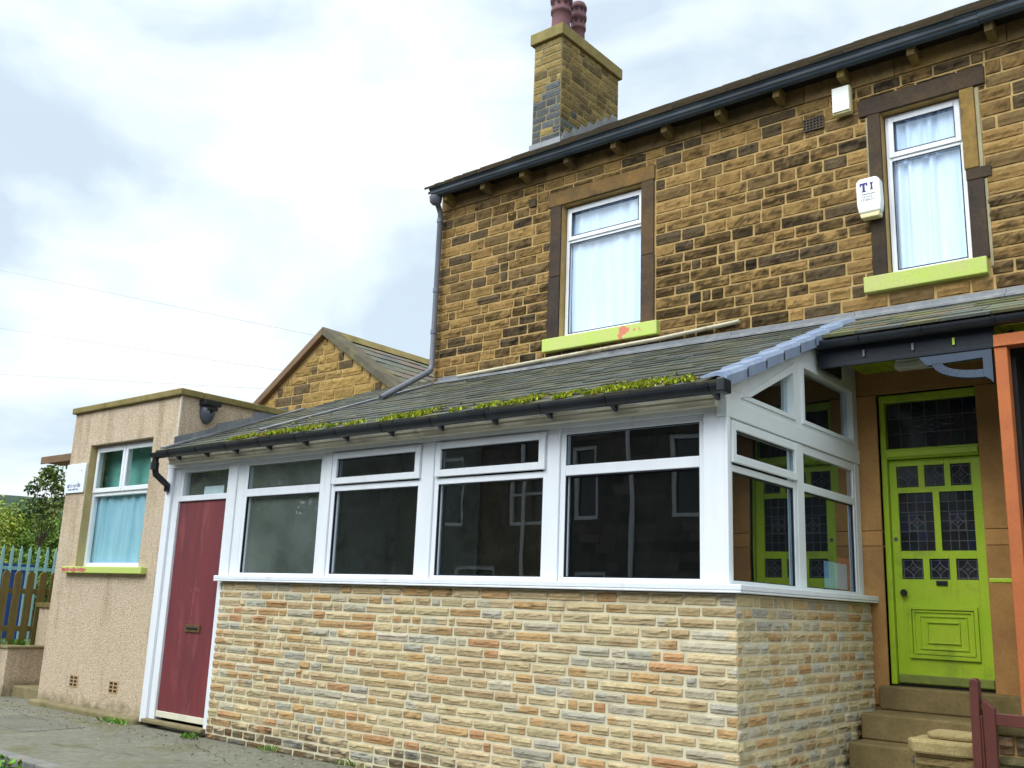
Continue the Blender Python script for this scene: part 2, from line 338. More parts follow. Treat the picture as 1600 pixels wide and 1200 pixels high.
def sheet(mb,x0,x1,z0,z1,y0,y1,holes,mi=0,col=(1,1,1)):
    xs=sorted({x0,x1,*[min(max(h[i],x0),x1) for h in holes for i in(0,1)]}); zs=sorted({z0,z1,*[min(max(h[i],z0),z1) for h in holes for i in(2,3)]})
    # merged column strips so that few internal faces remain
    for a,b in zip(xs[:-1],xs[1:]):
        run=None
        for c,d in zip(zs[:-1],zs[1:]):
            hole=any(h[0]<(a+b)/2<h[1] and h[2]<(c+d)/2<h[3] for h in holes)
            if not hole: run=(run[0],d) if run else (c,d)
            if hole and run: mb.box(a,b,y0,y1,*run,col=col,mi=mi); run=None
        if run: mb.box(a,b,y0,y1,*run,col=col,mi=mi)
X_,Y_,Z_=Vector((1,0,0)),Vector((0,1,0)),Vector((0,0,1))
def facing_col():
    r=rnd.random()
    if r<.44: c=(.67,.55,.35)
    elif r<.64: c=(.63,.48,.29)
    elif r<.78: c=(.62,.41,.21)
    elif r<.84: c=(.58,.34,.18)
    elif r<.95: c=(.60,.55,.44)
    else: c=(.54,.52,.45)
    k=rnd.uniform(.70,.93); return tuple(min(.8,x*k*q*rnd.uniform(.98,1.02)) for x,q in zip(c,(1,.98,.92)))
def facing_side_col():
    r=rnd.random()
    if r<.48: c=(.60,.50,.29)
    elif r<.66: c=(.57,.42,.22)
    elif r<.77: c=(.56,.35,.16)
    elif r<.93: c=(.54,.49,.37)
    else: c=(.48,.46,.38)
    k=rnd.uniform(.85,1.12); return tuple(x*k for x in c)
def grit_col():
    r=rnd.random()
    if r<.34: c=(.345,.215,.078)
    elif r<.62: c=(.28,.172,.064)
    elif r<.88: c=(.20,.13,.056)
    else: c=(.125,.088,.048)
    k=rnd.uniform(.85,1.15); return tuple(x*k for x in c)
def grit_light():
    r=rnd.random()
    c=(.38,.25,.085) if r<.55 else (.30,.20,.075) if r<.85 else (.14,.10,.055)
    k=rnd.uniform(.85,1.15); return tuple(x*k for x in c)
def chim_col():
    r=rnd.random()
    c=(.32,.235,.09) if r<.5 else (.24,.18,.075) if r<.85 else (.16,.12,.055)
    k=rnd.uniform(.85,1.15); return tuple(x*k for x in c)

# ------------------------------------------------------------------ window helper (plane facing -Y or +X)
def bar_frame(mb,ax,a0,a1,z0,z1,w,d0,d1,wz=None):
    """ring of four bars; ax='Y': plane facing -Y with a along X and depth d along Y; ax='X': a along Y, depth along X"""
    wz=wz or w
    def bx(p,q,r,s):
        if ax=='Y': mb.box(p,q,d0,d1,r,s)
        else: mb.box(d0,d1,p,q,r,s)
    bx(a0,a0+w,z0,z1); bx(a1-w,a1,z0,z1); bx(a0+w,a1-w,z0,z0+wz); bx(a0+w,a1-w,z1-wz,z1)
def slab(ax,a0,a1,z0,z1,d0,d1):
    mb=MB()
    if ax=='Y': mb.box(a0,a1,d0,d1,z0,z1)
    else: mb.box(d0,d1,a0,a1,z0,z1)
    return mb
def slates(mb,O,U,S,N,wid,length,exposure,sw,palette,seed,lift=.012,clip=None):
    rr=random.Random(seed); nrow=int(length/exposure)+1
    for r in range(nrow):
        s0=r*exposure; s1=min(length,s0+exposure*1.25)
        if s0>=length-.02: break
        u=-sw*.5*(r%2)-rr.uniform(0,.06)
        while u<wid:
            w=sw*rr.uniform(.8,1.2); a=max(0,u+.003); b=min(wid,u+w-.003); u+=w
            if b-a<.03: continue
            if clip:
                if not clip((a+b)/2,s0): continue
            c=palette(rr); j=rr.uniform(-.008,.008); tl=lift*rr.uniform(.7,1.6); sk=rr.uniform(-.004,.004)
            p0=O+U*a+S*(s0+j-sk); p1=O+U*b+S*(s0+j+sk); p2=O+U*b+S*s1; p3=O+U*a+S*s1
            q0,q1,q2,q3=p0+N*tl,p1+N*tl,p2+N*.002,p3+N*.002
            mb.face([q0,q1,q2,q3],c); mb.face([p0-N*.01,p1-N*.01,q1,q0],tuple(x*.9 for x in c))
            mb.face([p1-N*.01,p2-N*.01,q2,q1],c); mb.face([p3-N*.01,p0-N*.01,q0,q3],c)
def slate_dark(rr):
    k=rr.uniform(.75,1.3); c=rr.choice([(.105,.108,.092),(.12,.116,.09),(.095,.10,.10),(.13,.12,.085)]); return tuple(x*k for x in c)
def slate_warm(rr):
    k=rr.uniform(.8,1.25); c=rr.choice([(.20,.18,.11),(.23,.17,.12),(.17,.175,.13),(.20,.20,.11),(.16,.165,.155)]); return tuple(x*k for x in c)
def slate_main(rr):
    k=rr.uniform(.8,1.25); c=rr.choice([(.17,.12,.075),(.14,.10,.07),(.12,.10,.08)]); return tuple(x*k for x in c)

H=2.48                                     # plane of the house wall
PS=.414                                    # slope of the lean-to roof
def zr(y): return 2.83+(y+.3)*PS           # top of the lean-to roof
# ================================================================== STONE HOUSE
house=empty('stone_house',(-1.2,H,0),'two storey terraced house of sooty coursed gritstone with lime window sills','house')
AW=(-3.355,-2.27,4.16,5.905)              # openings of the two upper windows
BW=(.345,1.055,4.21,5.94)
DO=(.181,1.0,.60,3.24)                     # door opening
sillA=(-3.55,-2.035,4.13,4.283); sillB=(.138,1.18,4.185,4.335)
linA=(-3.555,-2.095,5.912,6.09); linB=(.145,1.26,5.945,6.12)
hol=[AW,BW,DO]
mb=MB(); sheet(mb,-5.31,3.4,-.1,6.48,H,H+.3,hol); mb.box(-5.31,-5.05,H+.3,9.2,-.1,6.5)
mb.box(-5.05,3.4,9.0,9.2,-.1,6.5); mb.box(3.2,3.4,H+.3,9.0,-.1,6.5)
mb.prism([(H,6.5),(9.2,6.5),(5.84,8.72)],-5.31,-5.05,'X'); mb.prism([(H,6.5),(9.2,6.5),(5.84,8.72)],3.2,3.4,'X')
hw=mb.build('wall',[M['grit_mortar']],house)
sh=[(sillA[0],sillA[1],sillA[2],sillA[3]),(sillB[0],sillB[1],sillB[2],sillB[3]),(linA[0],linA[1],linA[2],linA[3]),(linB[0],linB[1],linB[2],linB[3]),
    (-3.525,-2.09,4.2,5.92),(.22,1.20,4.25,5.95),(-3.85,-3.735,5.99,6.09),(-.40,-.19,5.955,6.085)]
mb=MB(); walling(mb,Vector((0,H,0)),X_,-Y_,-5.315,3.4,courses(3.56,6.27,.122,.12),sh,(.20,.44),.012,.020,grit_col,3.0,step=.03,soot=lambda P:.40+rnd.uniform(-.22,.22)+.55*noise.noise((P.x*.55+4,0,P.z*.6))-(.28 if P.x<-4.3 else 0))
# mixed-in lighter quoin stones at the gable corner
mb.build('coursed_stonework',[M['gritstone']],house)
# smooth frieze course under the gutter
mb=MB(); x=-5.312
while x<3.3:
    l=rnd.uniform(.7,1.2); e=min(3.4,x+l); k=rnd.uniform(.8,1.5); mb.box(x+.003,e-.003,H-.022,H+.02,6.275,6.478,col=(1.9*k,1.7*k,1.15*k)); x=e
mb.build('frieze',[M['dark_stone']],house,bevel=.006)
for k,cx in enumerate((-5.1,-4.464,-3.84,-3.18,-2.53,-1.88,-1.24,-.6,.05,.70,1.36,2.0,2.65,3.25)):
    mb=MB(); mb.prism([(H-.02,6.30),(H-.20,6.33),(H-.20,6.445),(H-.02,6.445)],cx-.035,cx+.035,'X',col=(1.9,1.8,1.05)); mb.build('corbel',M['dark_stone'],house,bevel=.006)
# gutter of the house (ogee section) and its stop end
def ext_gutter(name,mat,parent,x0,x1,yb,zt,pr,th=.004):
    mb=MB(); n=len(pr)
    outer=[(yb+p[0],zt+p[1]) for p in pr]; mb.prism(outer,x0,x1,'X'); return mb.build(name,mat,parent)
pr=[(0,0),(0,-.095),(-.075,-.10),(-.10,-.07),(-.105,-.045),(-.128,-.035),(-.135,-.012),(-.135,0),(-.125,0),(-.12,-.015),(-.01,-.015),(-.008,0)]
ext_gutter('gutter',M['gutter_blue'],house,-5.26,1.30,H-.20,6.50,pr)
ext_gutter('gutter',M['gutter_blue'],house,1.304,3.4,H-.205,6.505,pr)
mb=MB(); mb.box(-5.24,3.4,H-.20,H+.0,6.452,6.474); mb.build('soffit_board',M['darkwood'],house)
# hopper and rainwater pipe at the corner
mb=MB(); mb.tube([(-5.262,H-.17,6.36),(-5.262,H-.12,6.28),(-5.262,H-.09,6.22),(-5.262,H-.09,4.20),(-5.26,H-.11,4.13),(-5.24,H-.19,4.07),(-5.19,1.50,3.60)],.036,12)
for z in (5.15,6.1,4.6): mb.tube([(-5.262,H-.09,z),(-5.262,H-.09,z+.05)],.044,12)
dp=mb.build('rainwater_pipe',M['pipe_grey'],house,smooth=True)
mb=MB(); mb.lathe([(.045,6.30),(.075,6.33),(.085,6.40),(.085,6.405)],-5.235,H-.22,16); mb.build('hopper',M['pipe_grey'],dp,smooth=True)
# main roof
SL=.652; sv=Vector((0,1,SL)).normalized(); nv_=Vector((0,-SL,1)).normalized()
mb=MB(); Lr=(5.84-2.13)*math.sqrt(1+SL*SL)
mb.prism([(2.18,6.46),(5.84,8.845),(9.5,6.46),(9.5,6.40),(5.84,8.78),(2.18,6.42)],-5.30,3.45,'X',col=(.1,.08,.06))
slates(mb,Vector((-5.31,2.12,6.478)),X_,sv,nv_,8.8,Lr,.21,.3,slate_main,5,lift=.016)
mb.build('roof',M['slate'],house)
mb=MB()
x=-5.31
while x<3.4:
    e=x+.45; mb.prism([(5.70,8.80),(5.84,8.925),(5.98,8.80),(5.84,8.87)],x+.003,e-.003,'X',col=(.20,.14,.09)); x=e
mb.build('ridge_tiles',M['slate'],house,bevel=.01)
# chimney
def smoke(c,z):
    return c
cb=(-5.10,-4.60,4.03,5.52)
mb=MB(); mb.box(cb[0],cb[1],cb[2],cb[3],7.2,9.42,col=(1,1,1),mi=1)
def ccol_factory(z):
    def f():
        c=chim_col()
        return c
    return f
for (v0,v1) in courses(7.3,9.42,.118,.1):
    zc=(v0+v1)/2
    def cf(zc=zc):
        c=chim_col()
        if rnd.random()<smooth((8.95-zc)/.5)*.92: g=rnd.uniform(.75,1.2); c=(.115*g,.125*g,.13*g)
        return c
    def cf2(zc=zc):
        c=tuple(v*.85 for v in chim_col())
        if rnd.random()<smooth((8.75-zc)/.8)*.75: g=rnd.uniform(.8,1.2); c=(.11*g,.125*g,.12*g)
        return c
    walling(mb,Vector((0,cb[2],0)),X_,-Y_,cb[0],cb[1],[(v0,v1)],[],(.16,.34),.012,.014,cf,21)
    walling(mb,Vector((cb[1],0,0)),Y_,X_,cb[2],cb[3],[(v0,v1)],[],(.16,.38),.012,.014,cf2,22)
    walling(mb,Vector((cb[0],cb[3],0)),-Y_,-X_,0,cb[3]-cb[2],[(v0,v1)],[],(.16,.38),.012,.014,cf2,23)
chim=mb.build('chimney',[M['gritstone'],M['chimney_mortar']],house)
mb=MB(); mb.box(cb[0]-.05,cb[1]+.05,cb[2]-.06,cb[2]+.62,9.42,9.60); mb.box(cb[0]-.05,cb[1]+.05,cb[2]+.625,cb[3]+.05,9.42,9.60); mb.build('chimney_cap',M['coping'],chim,bevel=.012)
def pot(x,y,z0,h,r,seed):
    mb=MB(); pf=[(r*1.05,0),(r*1.0,.05),(r*.92,.28*h),(r*.90,.42*h),(r*1.04,.43*h),(r*1.06,.46*h),(r*1.04,.49*h),(r*.94,.50*h),(r*.95,.62*h),(r*1.10,.63*h),(r*1.14,.68*h),(r*1.10,.72*h),(r*.98,.73*h),(r*.98,.84*h),(r*1.12,.85*h),(r*1.12,.90*h),(r*.9,.97*h),(r*.6,h)]
    mb.lathe([(a,z0+b) for a,b in pf],x,y,28)
    for k in range(9):
        a=2*math.pi*k/9+.2
        for zz,hh in ((.545,.05),(.785,.07)):
            cx,cy=x+math.cos(a)*r*.955,y+math.sin(a)*r*.955; t=Vector((-math.sin(a),math.cos(a),0)); n=Vector((math.cos(a),math.sin(a),0))
            p=Vector((cx,cy,z0+zz*h)); w=r*.17
            mb.face([p-t*w+n*.012,p+t*w+n*.012,p+n*.012+Z_*hh*h*1.4],mi=1)
    mb.build('chimney_pot',[M['pot'],M['pot_dark']],chim,smooth=True)
pot(-4.83,4.29,9.60,.92,.150,1); pot(-4.84,4.74,9.60,.84,.118,2)
# lead flashing at the chimney foot
mb=MB()
for k in range(7):
    y=4.05+k*.2; z=6.48+(y-2.12)*SL
    mb.prism([(y,z+.0),(y+.2,z+.2*SL),(y+.2,z+.2*SL+.07),(y+.07,z+.2*SL+.075),(y,z+.07)],cb[1]+.016,cb[1]+.034,'X')
mb.box(cb[0]-.02,cb[1]+.04,cb[2]-.040,cb[2]-.018,7.60,7.80)
mb.build('flashing',M['lead'],chim)
# upper windows: lintel, jambs, sill, frame, panes
def upper_window(op,fr,lin,sill,sillmat,jw,hue,lcol,jl,jr):
    mb=MB(); mb.box(lin[0],lin[1],H-.028,H+.15,lin[2],lin[3],col=lcol); mb.build('window_lintel',M['dark_stone'],house,bevel=.008)
    for (a,b,c,d,cl) in jl+jr:
        mb=MB(); mb.box(a,b,H-.024,H+.16,c,d,col=cl); mb.build('window_jamb',M['dark_stone'],house,bevel=.007)
    mb=MB(); mb.box(sill[0],sill[1],H-.07,H+.16,sill[2],sill[3]); mb.build('window_sill',sillmat,house,bevel=.008)
    a,b,z0,z1,zs=fr; y0=H+.085
    mb=MB(); bar_frame(mb,'Y',a,b,z0,z1,.048,y0,y0+.06); mb.box(a+.048,b-.048,y0,y0+.06,zs-.03,zs+.012)
    bar_frame(mb,'Y',a+.03,b-.03,zs+.002,z1-.026,.05,y0-.016,y0-.001)
    f=mb.build('window',M['upvc'],house,bevel=.005)
    slab('Y',a+.05,b-.05,z0+.05,zs-.032,y0+.025,y0+.033).build('pane',M['glass_up'],f)
    slab('Y',a+.08,b-.08,zs+.052,z1-.076,y0+.015,y0+.023).build('pane',M['glass_up'],f)
    mb=MB(); bar_frame(mb,'Y',a+.049,b-.049,z0+.049,zs-.031,.007,y0-.002,y0+.01); bar_frame(mb,'Y',a+.079,b-.079,zs+.051,z1-.075,.007,y0-.018,y0-.004); mb.build('gasket',M['seal'],f)
    return f
tan=(2.2,1.9,1.0); dk=(.5,.5,.65)
upper_window(AW,(-3.345,-2.27,4.30,5.893,5.475),linA,sillA,M['lime_sill'],.14,0,(1.55,1.3,.85),
  [(-3.525,-3.36,4.284,5.03,dk),(-3.515,-3.36,5.034,5.911,(.6,.58,.7))],[(-2.265,-2.10,4.284,5.05,(.75,.68,.72)),(-2.265,-2.105,5.054,5.911,(.95,.85,.75))])
upper_window(BW,(.355,1.05,4.352,5.93,5.50),linB,sillB,M['lime_sill2'],.14,0,(.62,.6,.66),
  [(.212,.343,4.336,5.02,(.5,.48,.5)),(.225,.343,5.024,5.944,(.65,.62,.68))],[(1.06,1.195,4.336,5.06,dk),(1.055,1.26,5.064,5.17,(.6,.58,.62)),(1.045,1.165,5.174,5.944,tan)])
# cream edge lines beside the right window (pointing)
mb=MB(); mb.box(1.172,1.20,H-.012,H+.02,5.175,5.93); mb.build('window_pointing',M['pointing'],house)
mb=MB(); mb.box(.209,.223,H-.016,H+.02,5.03,5.93); mb.build('window_pointing',M['pointing'],house)
mb=MB(); mb.box(1.20,1.222,H-.012,H+.02,4.25,5.055); mb.build('window_pointing',M['pointing'],house)
# air bricks
def airbrick(x0,x1,z0,z1,y,parent,mat,nx,nz,name='air_brick'):
    mb=MB(); mb.box(x0,x1,y-.018,y+.02,z0,z1,mi=1)
    dx=(x1-x0)/nx; dz=(z1-z0)/nz; w=min(dx,dz)*.2
    for i in range(nx+1): mb.box(x0+i*dx-w,x0+i*dx+w,y-.032,y-.017,z0-w,z1+w)
    for j in range(nz+1):
        for i in range(nx): mb.box(x0+i*dx+w,x0+(i+1)*dx-w,y-.031,y-.017,z0+j*dz-w,z0+j*dz+w)
    return mb.build(name,mat,parent)
airbrick(-3.84,-3.745,5.995,6.085,H,house,[M['dark_stone'],M['black']],5,4)
airbrick(-.395,-.195,5.96,6.08,H,house,[M['dark_stone'],M['black']],6,4)
# painted pipe along the wall above the lean-to
mb=MB(); mb.tube([(-4.85,H-.045,4.01),(-3.2,H-.05,4.05),(-2.0,H-.045,4.075),(-1.1,H-.05,4.12)],.022,10); mb.build('wall_pipe',M['white_pipe'],house,smooth=True)
# ground floor: dressed sandstone round the door
mb=MB(); ash=lambda *a,k=1: mb.box(*a,col=(k,k,k))
for z0,z1,k in ((.60,1.91,1.0),(1.914,2.04,1.15),(2.044,3.236,1.05)):
    ash(-.12,DO[0],H-.02,H+.28,z0,z1,k=k); ash(DO[1],1.45,H-.02,H+.28,z0,z1,k=k*.95)
ash(-.12,1.45,H-.02,H+.28,3.24,4.0,k=.8)
mb.build('door_surround',M['ashlar'],house,bevel=.005)
mb=MB(); mb.box(1.454,3.4,H-.015,H+.01,.0,3.95); mb.build('plain_wall_face',M['ashlar'],house)
# door frame, fanlight, green door
YD=H+.09
s_=lambda x:3.034+(x-3.034)*.9908
t_=lambda z:1.298+(z-1.298)*.9908
fx0,fx1=DO[0],DO[1]; dz0,dz1=t_(.781),t_(2.672); dx0,dx1=.232,.985
mb=MB(); yf=H+.045
mb.box(fx0,dx0-.004,yf,yf+.10,.775,3.238); mb.box(dx1+.001,fx1,yf,yf+.10,.775,3.238)
mb.box(dx0-.004,dx1+.001,yf,yf+.10,3.17,3.238); mb.box(dx0-.004,dx1+.001,yf-.012,yf+.10,dz1+.006,dz1+.095)
mb.box(dx0-.004,dx1+.001,yf-.03,yf-.0125,dz1+.02,dz1+.075)
mb.build('door_frame',M['lime'],house,bevel=.006)
def came_star(mb,cx,cz,w,h,y,r=.004):
    def bar(p,q,rr=r):
        mb.tube([(p[0],y,p[1]),(q[0],y,q[1])],rr,6)
    a,b=w*.40,h*.40
    pts=[(cx,cz+b),(cx+a,cz),(cx,cz-b),(cx-a,cz)]
    for i in range(4):
        p,q=pts[i],pts[(i+1)%4]; prev=p
        for k in range(1,7):
            t=k/6; mx_,mz_=cx,cz
            x=(1-t)**2*p[0]+2*t*(1-t)*(cx+(p[0]+q[0]-2*cx)*.18)+t*t*q[0]; z=(1-t)**2*p[1]+2*t*(1-t)*(cz+(p[1]+q[1]-2*cz)*.18)+t*t*q[1]
            bar(prev,(x,z)); prev=(x,z)
    ring=[(cx+math.cos(k*math.pi/4)*a*.16,cz+math.sin(k*math.pi/4)*b*.16) for k in range(9)]
    for p,q in zip(ring[:-1],ring[1:]): bar(p,q)
    bar((cx-w/2,cz+h*.42),(cx+w/2,cz+h*.42)); bar((cx-w/2,cz-h*.42),(cx+w/2,cz-h*.42)); bar((cx-w*.43,cz-h/2),(cx-w*.43,cz+h/2)); bar((cx+w*.43,cz-h/2),(cx+w*.43,cz+h/2))
    bar((cx,cz+b),(cx,cz+h/2)); bar((cx,cz-b),(cx,cz-h/2)); bar((cx+a,cz),(cx+w/2,cz)); bar((cx-a,cz),(cx-w/2,cz))
def leaded(x0,x1,z0,z1,y,parent,grid=None):
    mb=MB(); nx,nz=grid or (3,3)
    for i in range(nx):
        for j in range(nz):
            c=rnd.choice([(1,1,1),(1.2,1.05,1.0),(.9,1.25,1.15),(.9,1.0,1.5),(1.1,1.25,1.0),(1.4,1.15,1.0)]); k=rnd.uniform(.7,1.4)
            mb.face([(x0+(x1-x0)*i/nx,y,z0+(z1-z0)*j/nz),(x0+(x1-x0)*(i+1)/nx,y,z0+(z1-z0)*j/nz),(x0+(x1-x0)*(i+1)/nx,y,z0+(z1-z0)*(j+1)/nz),(x0+(x1-x0)*i/nx,y,z0+(z1-z0)*(j+1)/nz)],col=tuple(v*k for v in c))
    w,h=x1-x0,z1-z0
    m2=MB(); m2.v,m2.f,m2.c,m2.m=mb.v,mb.f,mb.c,mb.m
    b=len(m2.f)
    if grid:
        cx,cz=(x0+x1)/2,(z0+z1)/2-.01
        for i in range(1,nx): m2.tube([(x0+w*i/nx,y-.002,z0),(x0+w*i/nx,y-.002,z1)],.0035,6)
        for j in range(1,nz): m2.tube([(x0,y-.002,z0+h*j/nz),(x1,y-.002,z0+h*j/nz)],.0035,6)
        came_star(m2,cx,cz,w*.5,h*.32,y-.003)
    else: came_star(m2,(x0+x1)/2,(z0+z1)/2,w,h,y-.002)
    for i in range(b,len(m2.f)): m2.m[i]=1
    return m2.build('leaded_pane',[M['leaded'],M['came']],parent)
y0=YD; y1=YD+.045
mb=MB()
gr=[(.292,.476,2.42,2.605),(.526,.69,2.42,2.605),(.738,.900,2.42,2.605),(.298,.585,1.877,2.372),(.637,.905,1.877,2.372),(.300,.476,1.64,1.812),(.526,.688,1.64,1.812),(.740,.908,1.64,1.812)]
gh=[(a,b,c,d) for a,b,c,d in gr]
sheet(mb,dx0,dx1,dz0,dz1,y0,y1,gh)
# raised bottom panel mouldings
for i,(m_,p_) in enumerate(((0,.022),(.035,.012))):
    bar_frame(mb,'Y',.335+m_,.885-m_,.995+m_,1.42-m_,.028 if i==0 else .016,y0-p_,y0)
bar_frame(mb,'Y',.42,.80,1.07,1.345,.012,y0-.010,y0); bar_frame(mb,'Y',.48,.74,1.12,1.295,.010,y0-.014,y0)
door=mb.build('front_door',M['lime'],house,bevel=.004)
mb=MB(); mb.box(dx0+.01,dx1-.01,y0-.028,y0-.0005,dz0+.008,dz0+.075); mb.build('weather_bar',surf('grimy_weather_bar',(.22,.27,.05),(.15,.17,.045),rough=.7,scale=7),door,bevel=.004)
door['label']='lime green panelled door with leaded glass panes'
for i,g in enumerate(gr): leaded(g[0],g[1],g[2],g[3],y0+.02,door,(4,6) if i in(3,4) else None)
fl=leaded(dx0+.01,dx1-.01,dz1+.097,3.168,yf+.05,house,(7,3)); fl.name='fanlight'
mb=MB(); mb.tube([(.318,y0-.055,1.525),(.318,y0-.045,1.525),(.318,y0-.02,1.525),(.318,y0,1.525)],[.018,.03,.02,.018],14); mb.build('door_knob',M['black'],door,smooth=True)
mb=MB(); mb.tube([(.262,y0-.006,1.978),(.262,y0,1.978)],.017,14); mb.build('lock',M['came'],door)
mb=MB(); mb.box(.575,.665,y0-.016,y0-.0005,1.592,1.632); mb.build('letter_slot',M['black'],door,bevel=.006)
mb=MB(); mb.box(dx0,dx1,YD-.0,YD+.2,.74,.785); mb.build('door_threshold',M['black'],house)
# dark hall and rooms behind the openings
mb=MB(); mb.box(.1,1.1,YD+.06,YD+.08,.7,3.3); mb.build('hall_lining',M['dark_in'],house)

# ------------------------------------------------------------------ steps
st=empty('stone_steps',(.7,1.8,0),'worn sandstone steps rising to the lime green front door','steps')
for (a,b,z0,z1) in ((2.39,2.53,.575,.765),(1.945,2.53,.378,.575),(1.655,2.53,.18,.378),(1.34,2.53,-.06,.18)):
    mb=MB(); mb.box(.118,1.62 if a<2.3 else 1.44,a,2.455 if a<2.3 else H+.13,z0,z1-.002); mb.build('step',M['step_stone'],st,bevel=.014)

# ================================================================== PORCH CANOPY
porch=empty('porch_canopy',(.7,1.6,0),'slated porch canopy with navy fascia and blue bracket over the lime door','porch')
sv=Vector((0,1,PS)).normalized(); nn=Vector((0,-PS,1)).normalized()
mb=MB(); mb.prism([(1.47,zr(1.47)-.03),(1.47,zr(1.47)-.015),(H-.02,zr(H-.02)-.015),(H-.02,zr(H-.02)-.03)],.06,3.4,'X',col=(.1,.09,.07))
slates(mb,Vector((.07,1.455,zr(1.455)-.012)),X_,sv,nn,3.33,(H-.02-1.455)*math.sqrt(1+PS*PS),.185,.33,slate_warm,11,lift=.011)
mb.build('roof',M['slate'],porch)
def half_gutter(mb,x0,x1,yc,zt,r,n=10,t=.006):
    po=[(yc+r*math.cos(math.pi+math.pi*k/n),zt+r*math.sin(math.pi+math.pi*k/n)*1.05) for k in range(n+1)]
    pi_=[(yc+(r-t)*math.cos(2*math.pi-math.pi*k/n),zt+(r-t)*math.sin(2*math.pi-math.pi*k/n)*1.05) for k in range(n+1)]
    mb.prism(po+pi_,x0,x1,'X')
    for x in (x0,x1-.005): mb.prism(po,x,x+.005,'X')
mb=MB(); half_gutter(mb,.06,3.4,1.44,3.495,.058)
gp=mb.build('gutter',M['gutter'],porch)
for x in (.40,.88,1.40,1.95): mb=MB(); half_gutter(mb,x,x+.03,1.44,3.498,.063); mb.build('gutter_bracket',M['gutter'],gp)
mb=MB(); mb.box(.055,1.385,1.50,1.53,3.29,3.52); mb.box(.055,1.385,1.492,1.4995,3.285,3.318); mb.box(.055,.075,1.531,1.95,3.29,3.55); mb.build('fascia',M['navy'],porch,bevel=.004)
for x,c in ((.42,1),(.80,1),(1.10,0)):
    mb=MB(); mb.box(x,x+.016,1.485,1.4915 if c else 1.4915,3.345,3.40); mb.build('fascia_clip',M['pipe_grey'] if c else M['lime'],porch)
mb=MB()
x=.08
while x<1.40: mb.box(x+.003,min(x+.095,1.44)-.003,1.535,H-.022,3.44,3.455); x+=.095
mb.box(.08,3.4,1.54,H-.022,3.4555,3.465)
mb.build('soffit_boards',M['lime_soffit'],porch)
# curved bracket
mb=MB(); yb0,yb1=1.50,1.545
top=3.284
mb.prism([(.84,top),(.90,top-.075),(1.365,top-.06),(1.365,top)],yb0,yb1,'Y')
mb.prism([(1.30,top-.06),(1.365,top-.06),(1.365,top-.26),(1.335,top-.225),(1.30,top-.205)],yb0,yb1,'Y')
arc_o=[];arc_i=[]
for k in range(9):
    t=k/8; a=math.pi+t*math.pi/2
    arc_o.append((1.30+.36*math.cos(a)*(1 if k<9 else 1),top-.065+.145*math.sin(a))); arc_i.append((1.30+.285*math.cos(a),top-.065+.085*math.sin(a)))
for k in range(8): mb.prism([arc_o[k],arc_o[k+1],arc_i[k+1],arc_i[k]],yb0,yb1,'Y')
mb.build('bracket',M['bracket_blue'],porch,bevel=.002)
# lead flashing at the wall head
mb=MB(); yy=H-.005
for x0,x1 in ((-5.2,-3.9),(-3.896,-2.6),(-2.596,-1.2),(-1.196,.03),(.034,1.3),(1.304,3.4)):
    mb.prism([(H-.105,zr(H-.105)+.022),(H-.035,zr(H-.035)+.03),(H-.035,zr(H-.03)+.065),(H-.024,zr(H-.03)+.065),(H-.024,zr(H-.03)+.0),(H-.105,zr(H-.105)+.004)],x0,x1,'X')
mb.build('wall_flashing',M['lead'],house)
lamp=empty('porch_lamp',(.65,2.1,3.4),'white tube light fixed to the lime boards under the porch','lamp')
mb=MB(); mb.box(.50,.79,2.03,2.13,3.40,3.438); lb=mb.build('lamp_base',M['lamp_plastic'],lamp,bevel=.004)
mb=MB(); mb.box(.49,.80,2.02,2.14,3.345,3.399); mb.build('diffuser',M['lamp_plastic'],lamp,bevel=.012)
# neighbour's orange post and beam
nb=empty('neighbour_porch',(2.2,1.5,0),'orange painted post and beam of the next porch with a dark opening','porch')
mb=MB(); mb.box(1.388,1.475,1.47,1.57,.2,3.28); mb.build('post',M['orange'],nb,bevel=.008)
mb=MB(); mb.box(1.388,3.4,1.465,1.575,3.281,3.375); mb.box(1.388,3.4,1.455,1.4645,3.281,3.30); mb.build('beam',M['orange'],nb,bevel=.006)
mb=MB(); mb.box(1.46,1.50,1.60,H-.03,.2,3.43); mb.build('side_dark_fill',M['darkwood'],nb)  # near-black panel added to darken the side of the porch opening
mb=MB(); mb.box(1.505,3.4,1.95,1.98,.2,3.43); mb.box(1.60,1.66,1.93,1.949,.2,3.43); mb.box(1.505,3.4,1.93,1.949,2.45,2.51); mb.box(1.505,3.4,1.93,1.949,1.55,1.60); mb.build('porch_dark_fill',M['darkwood'],nb)  # near-black panels added in place of the porch's shaded inside
led=empty('lime_ledge',(1.3,1.9,1.6),'small lime green ledge on a bracket beside the orange post','ledge')
mb=MB(); mb.box(1.13,1.40,1.95,2.12,1.60,1.63); mb.build('shelf',M['lime'],led,bevel=.004)
mb=MB(); mb.prism([(1.31,1.598),(1.40,1.598),(1.40,1.46),(1.37,1.48),(1.35,1.56)],2.0,2.05,'Y'); mb.build('bracket',M['lime'],led)
mb=MB(); mb.box(1.34,1.385,1.93,1.949,1.595,1.635); mb.build('end_cap',M['black'],led)

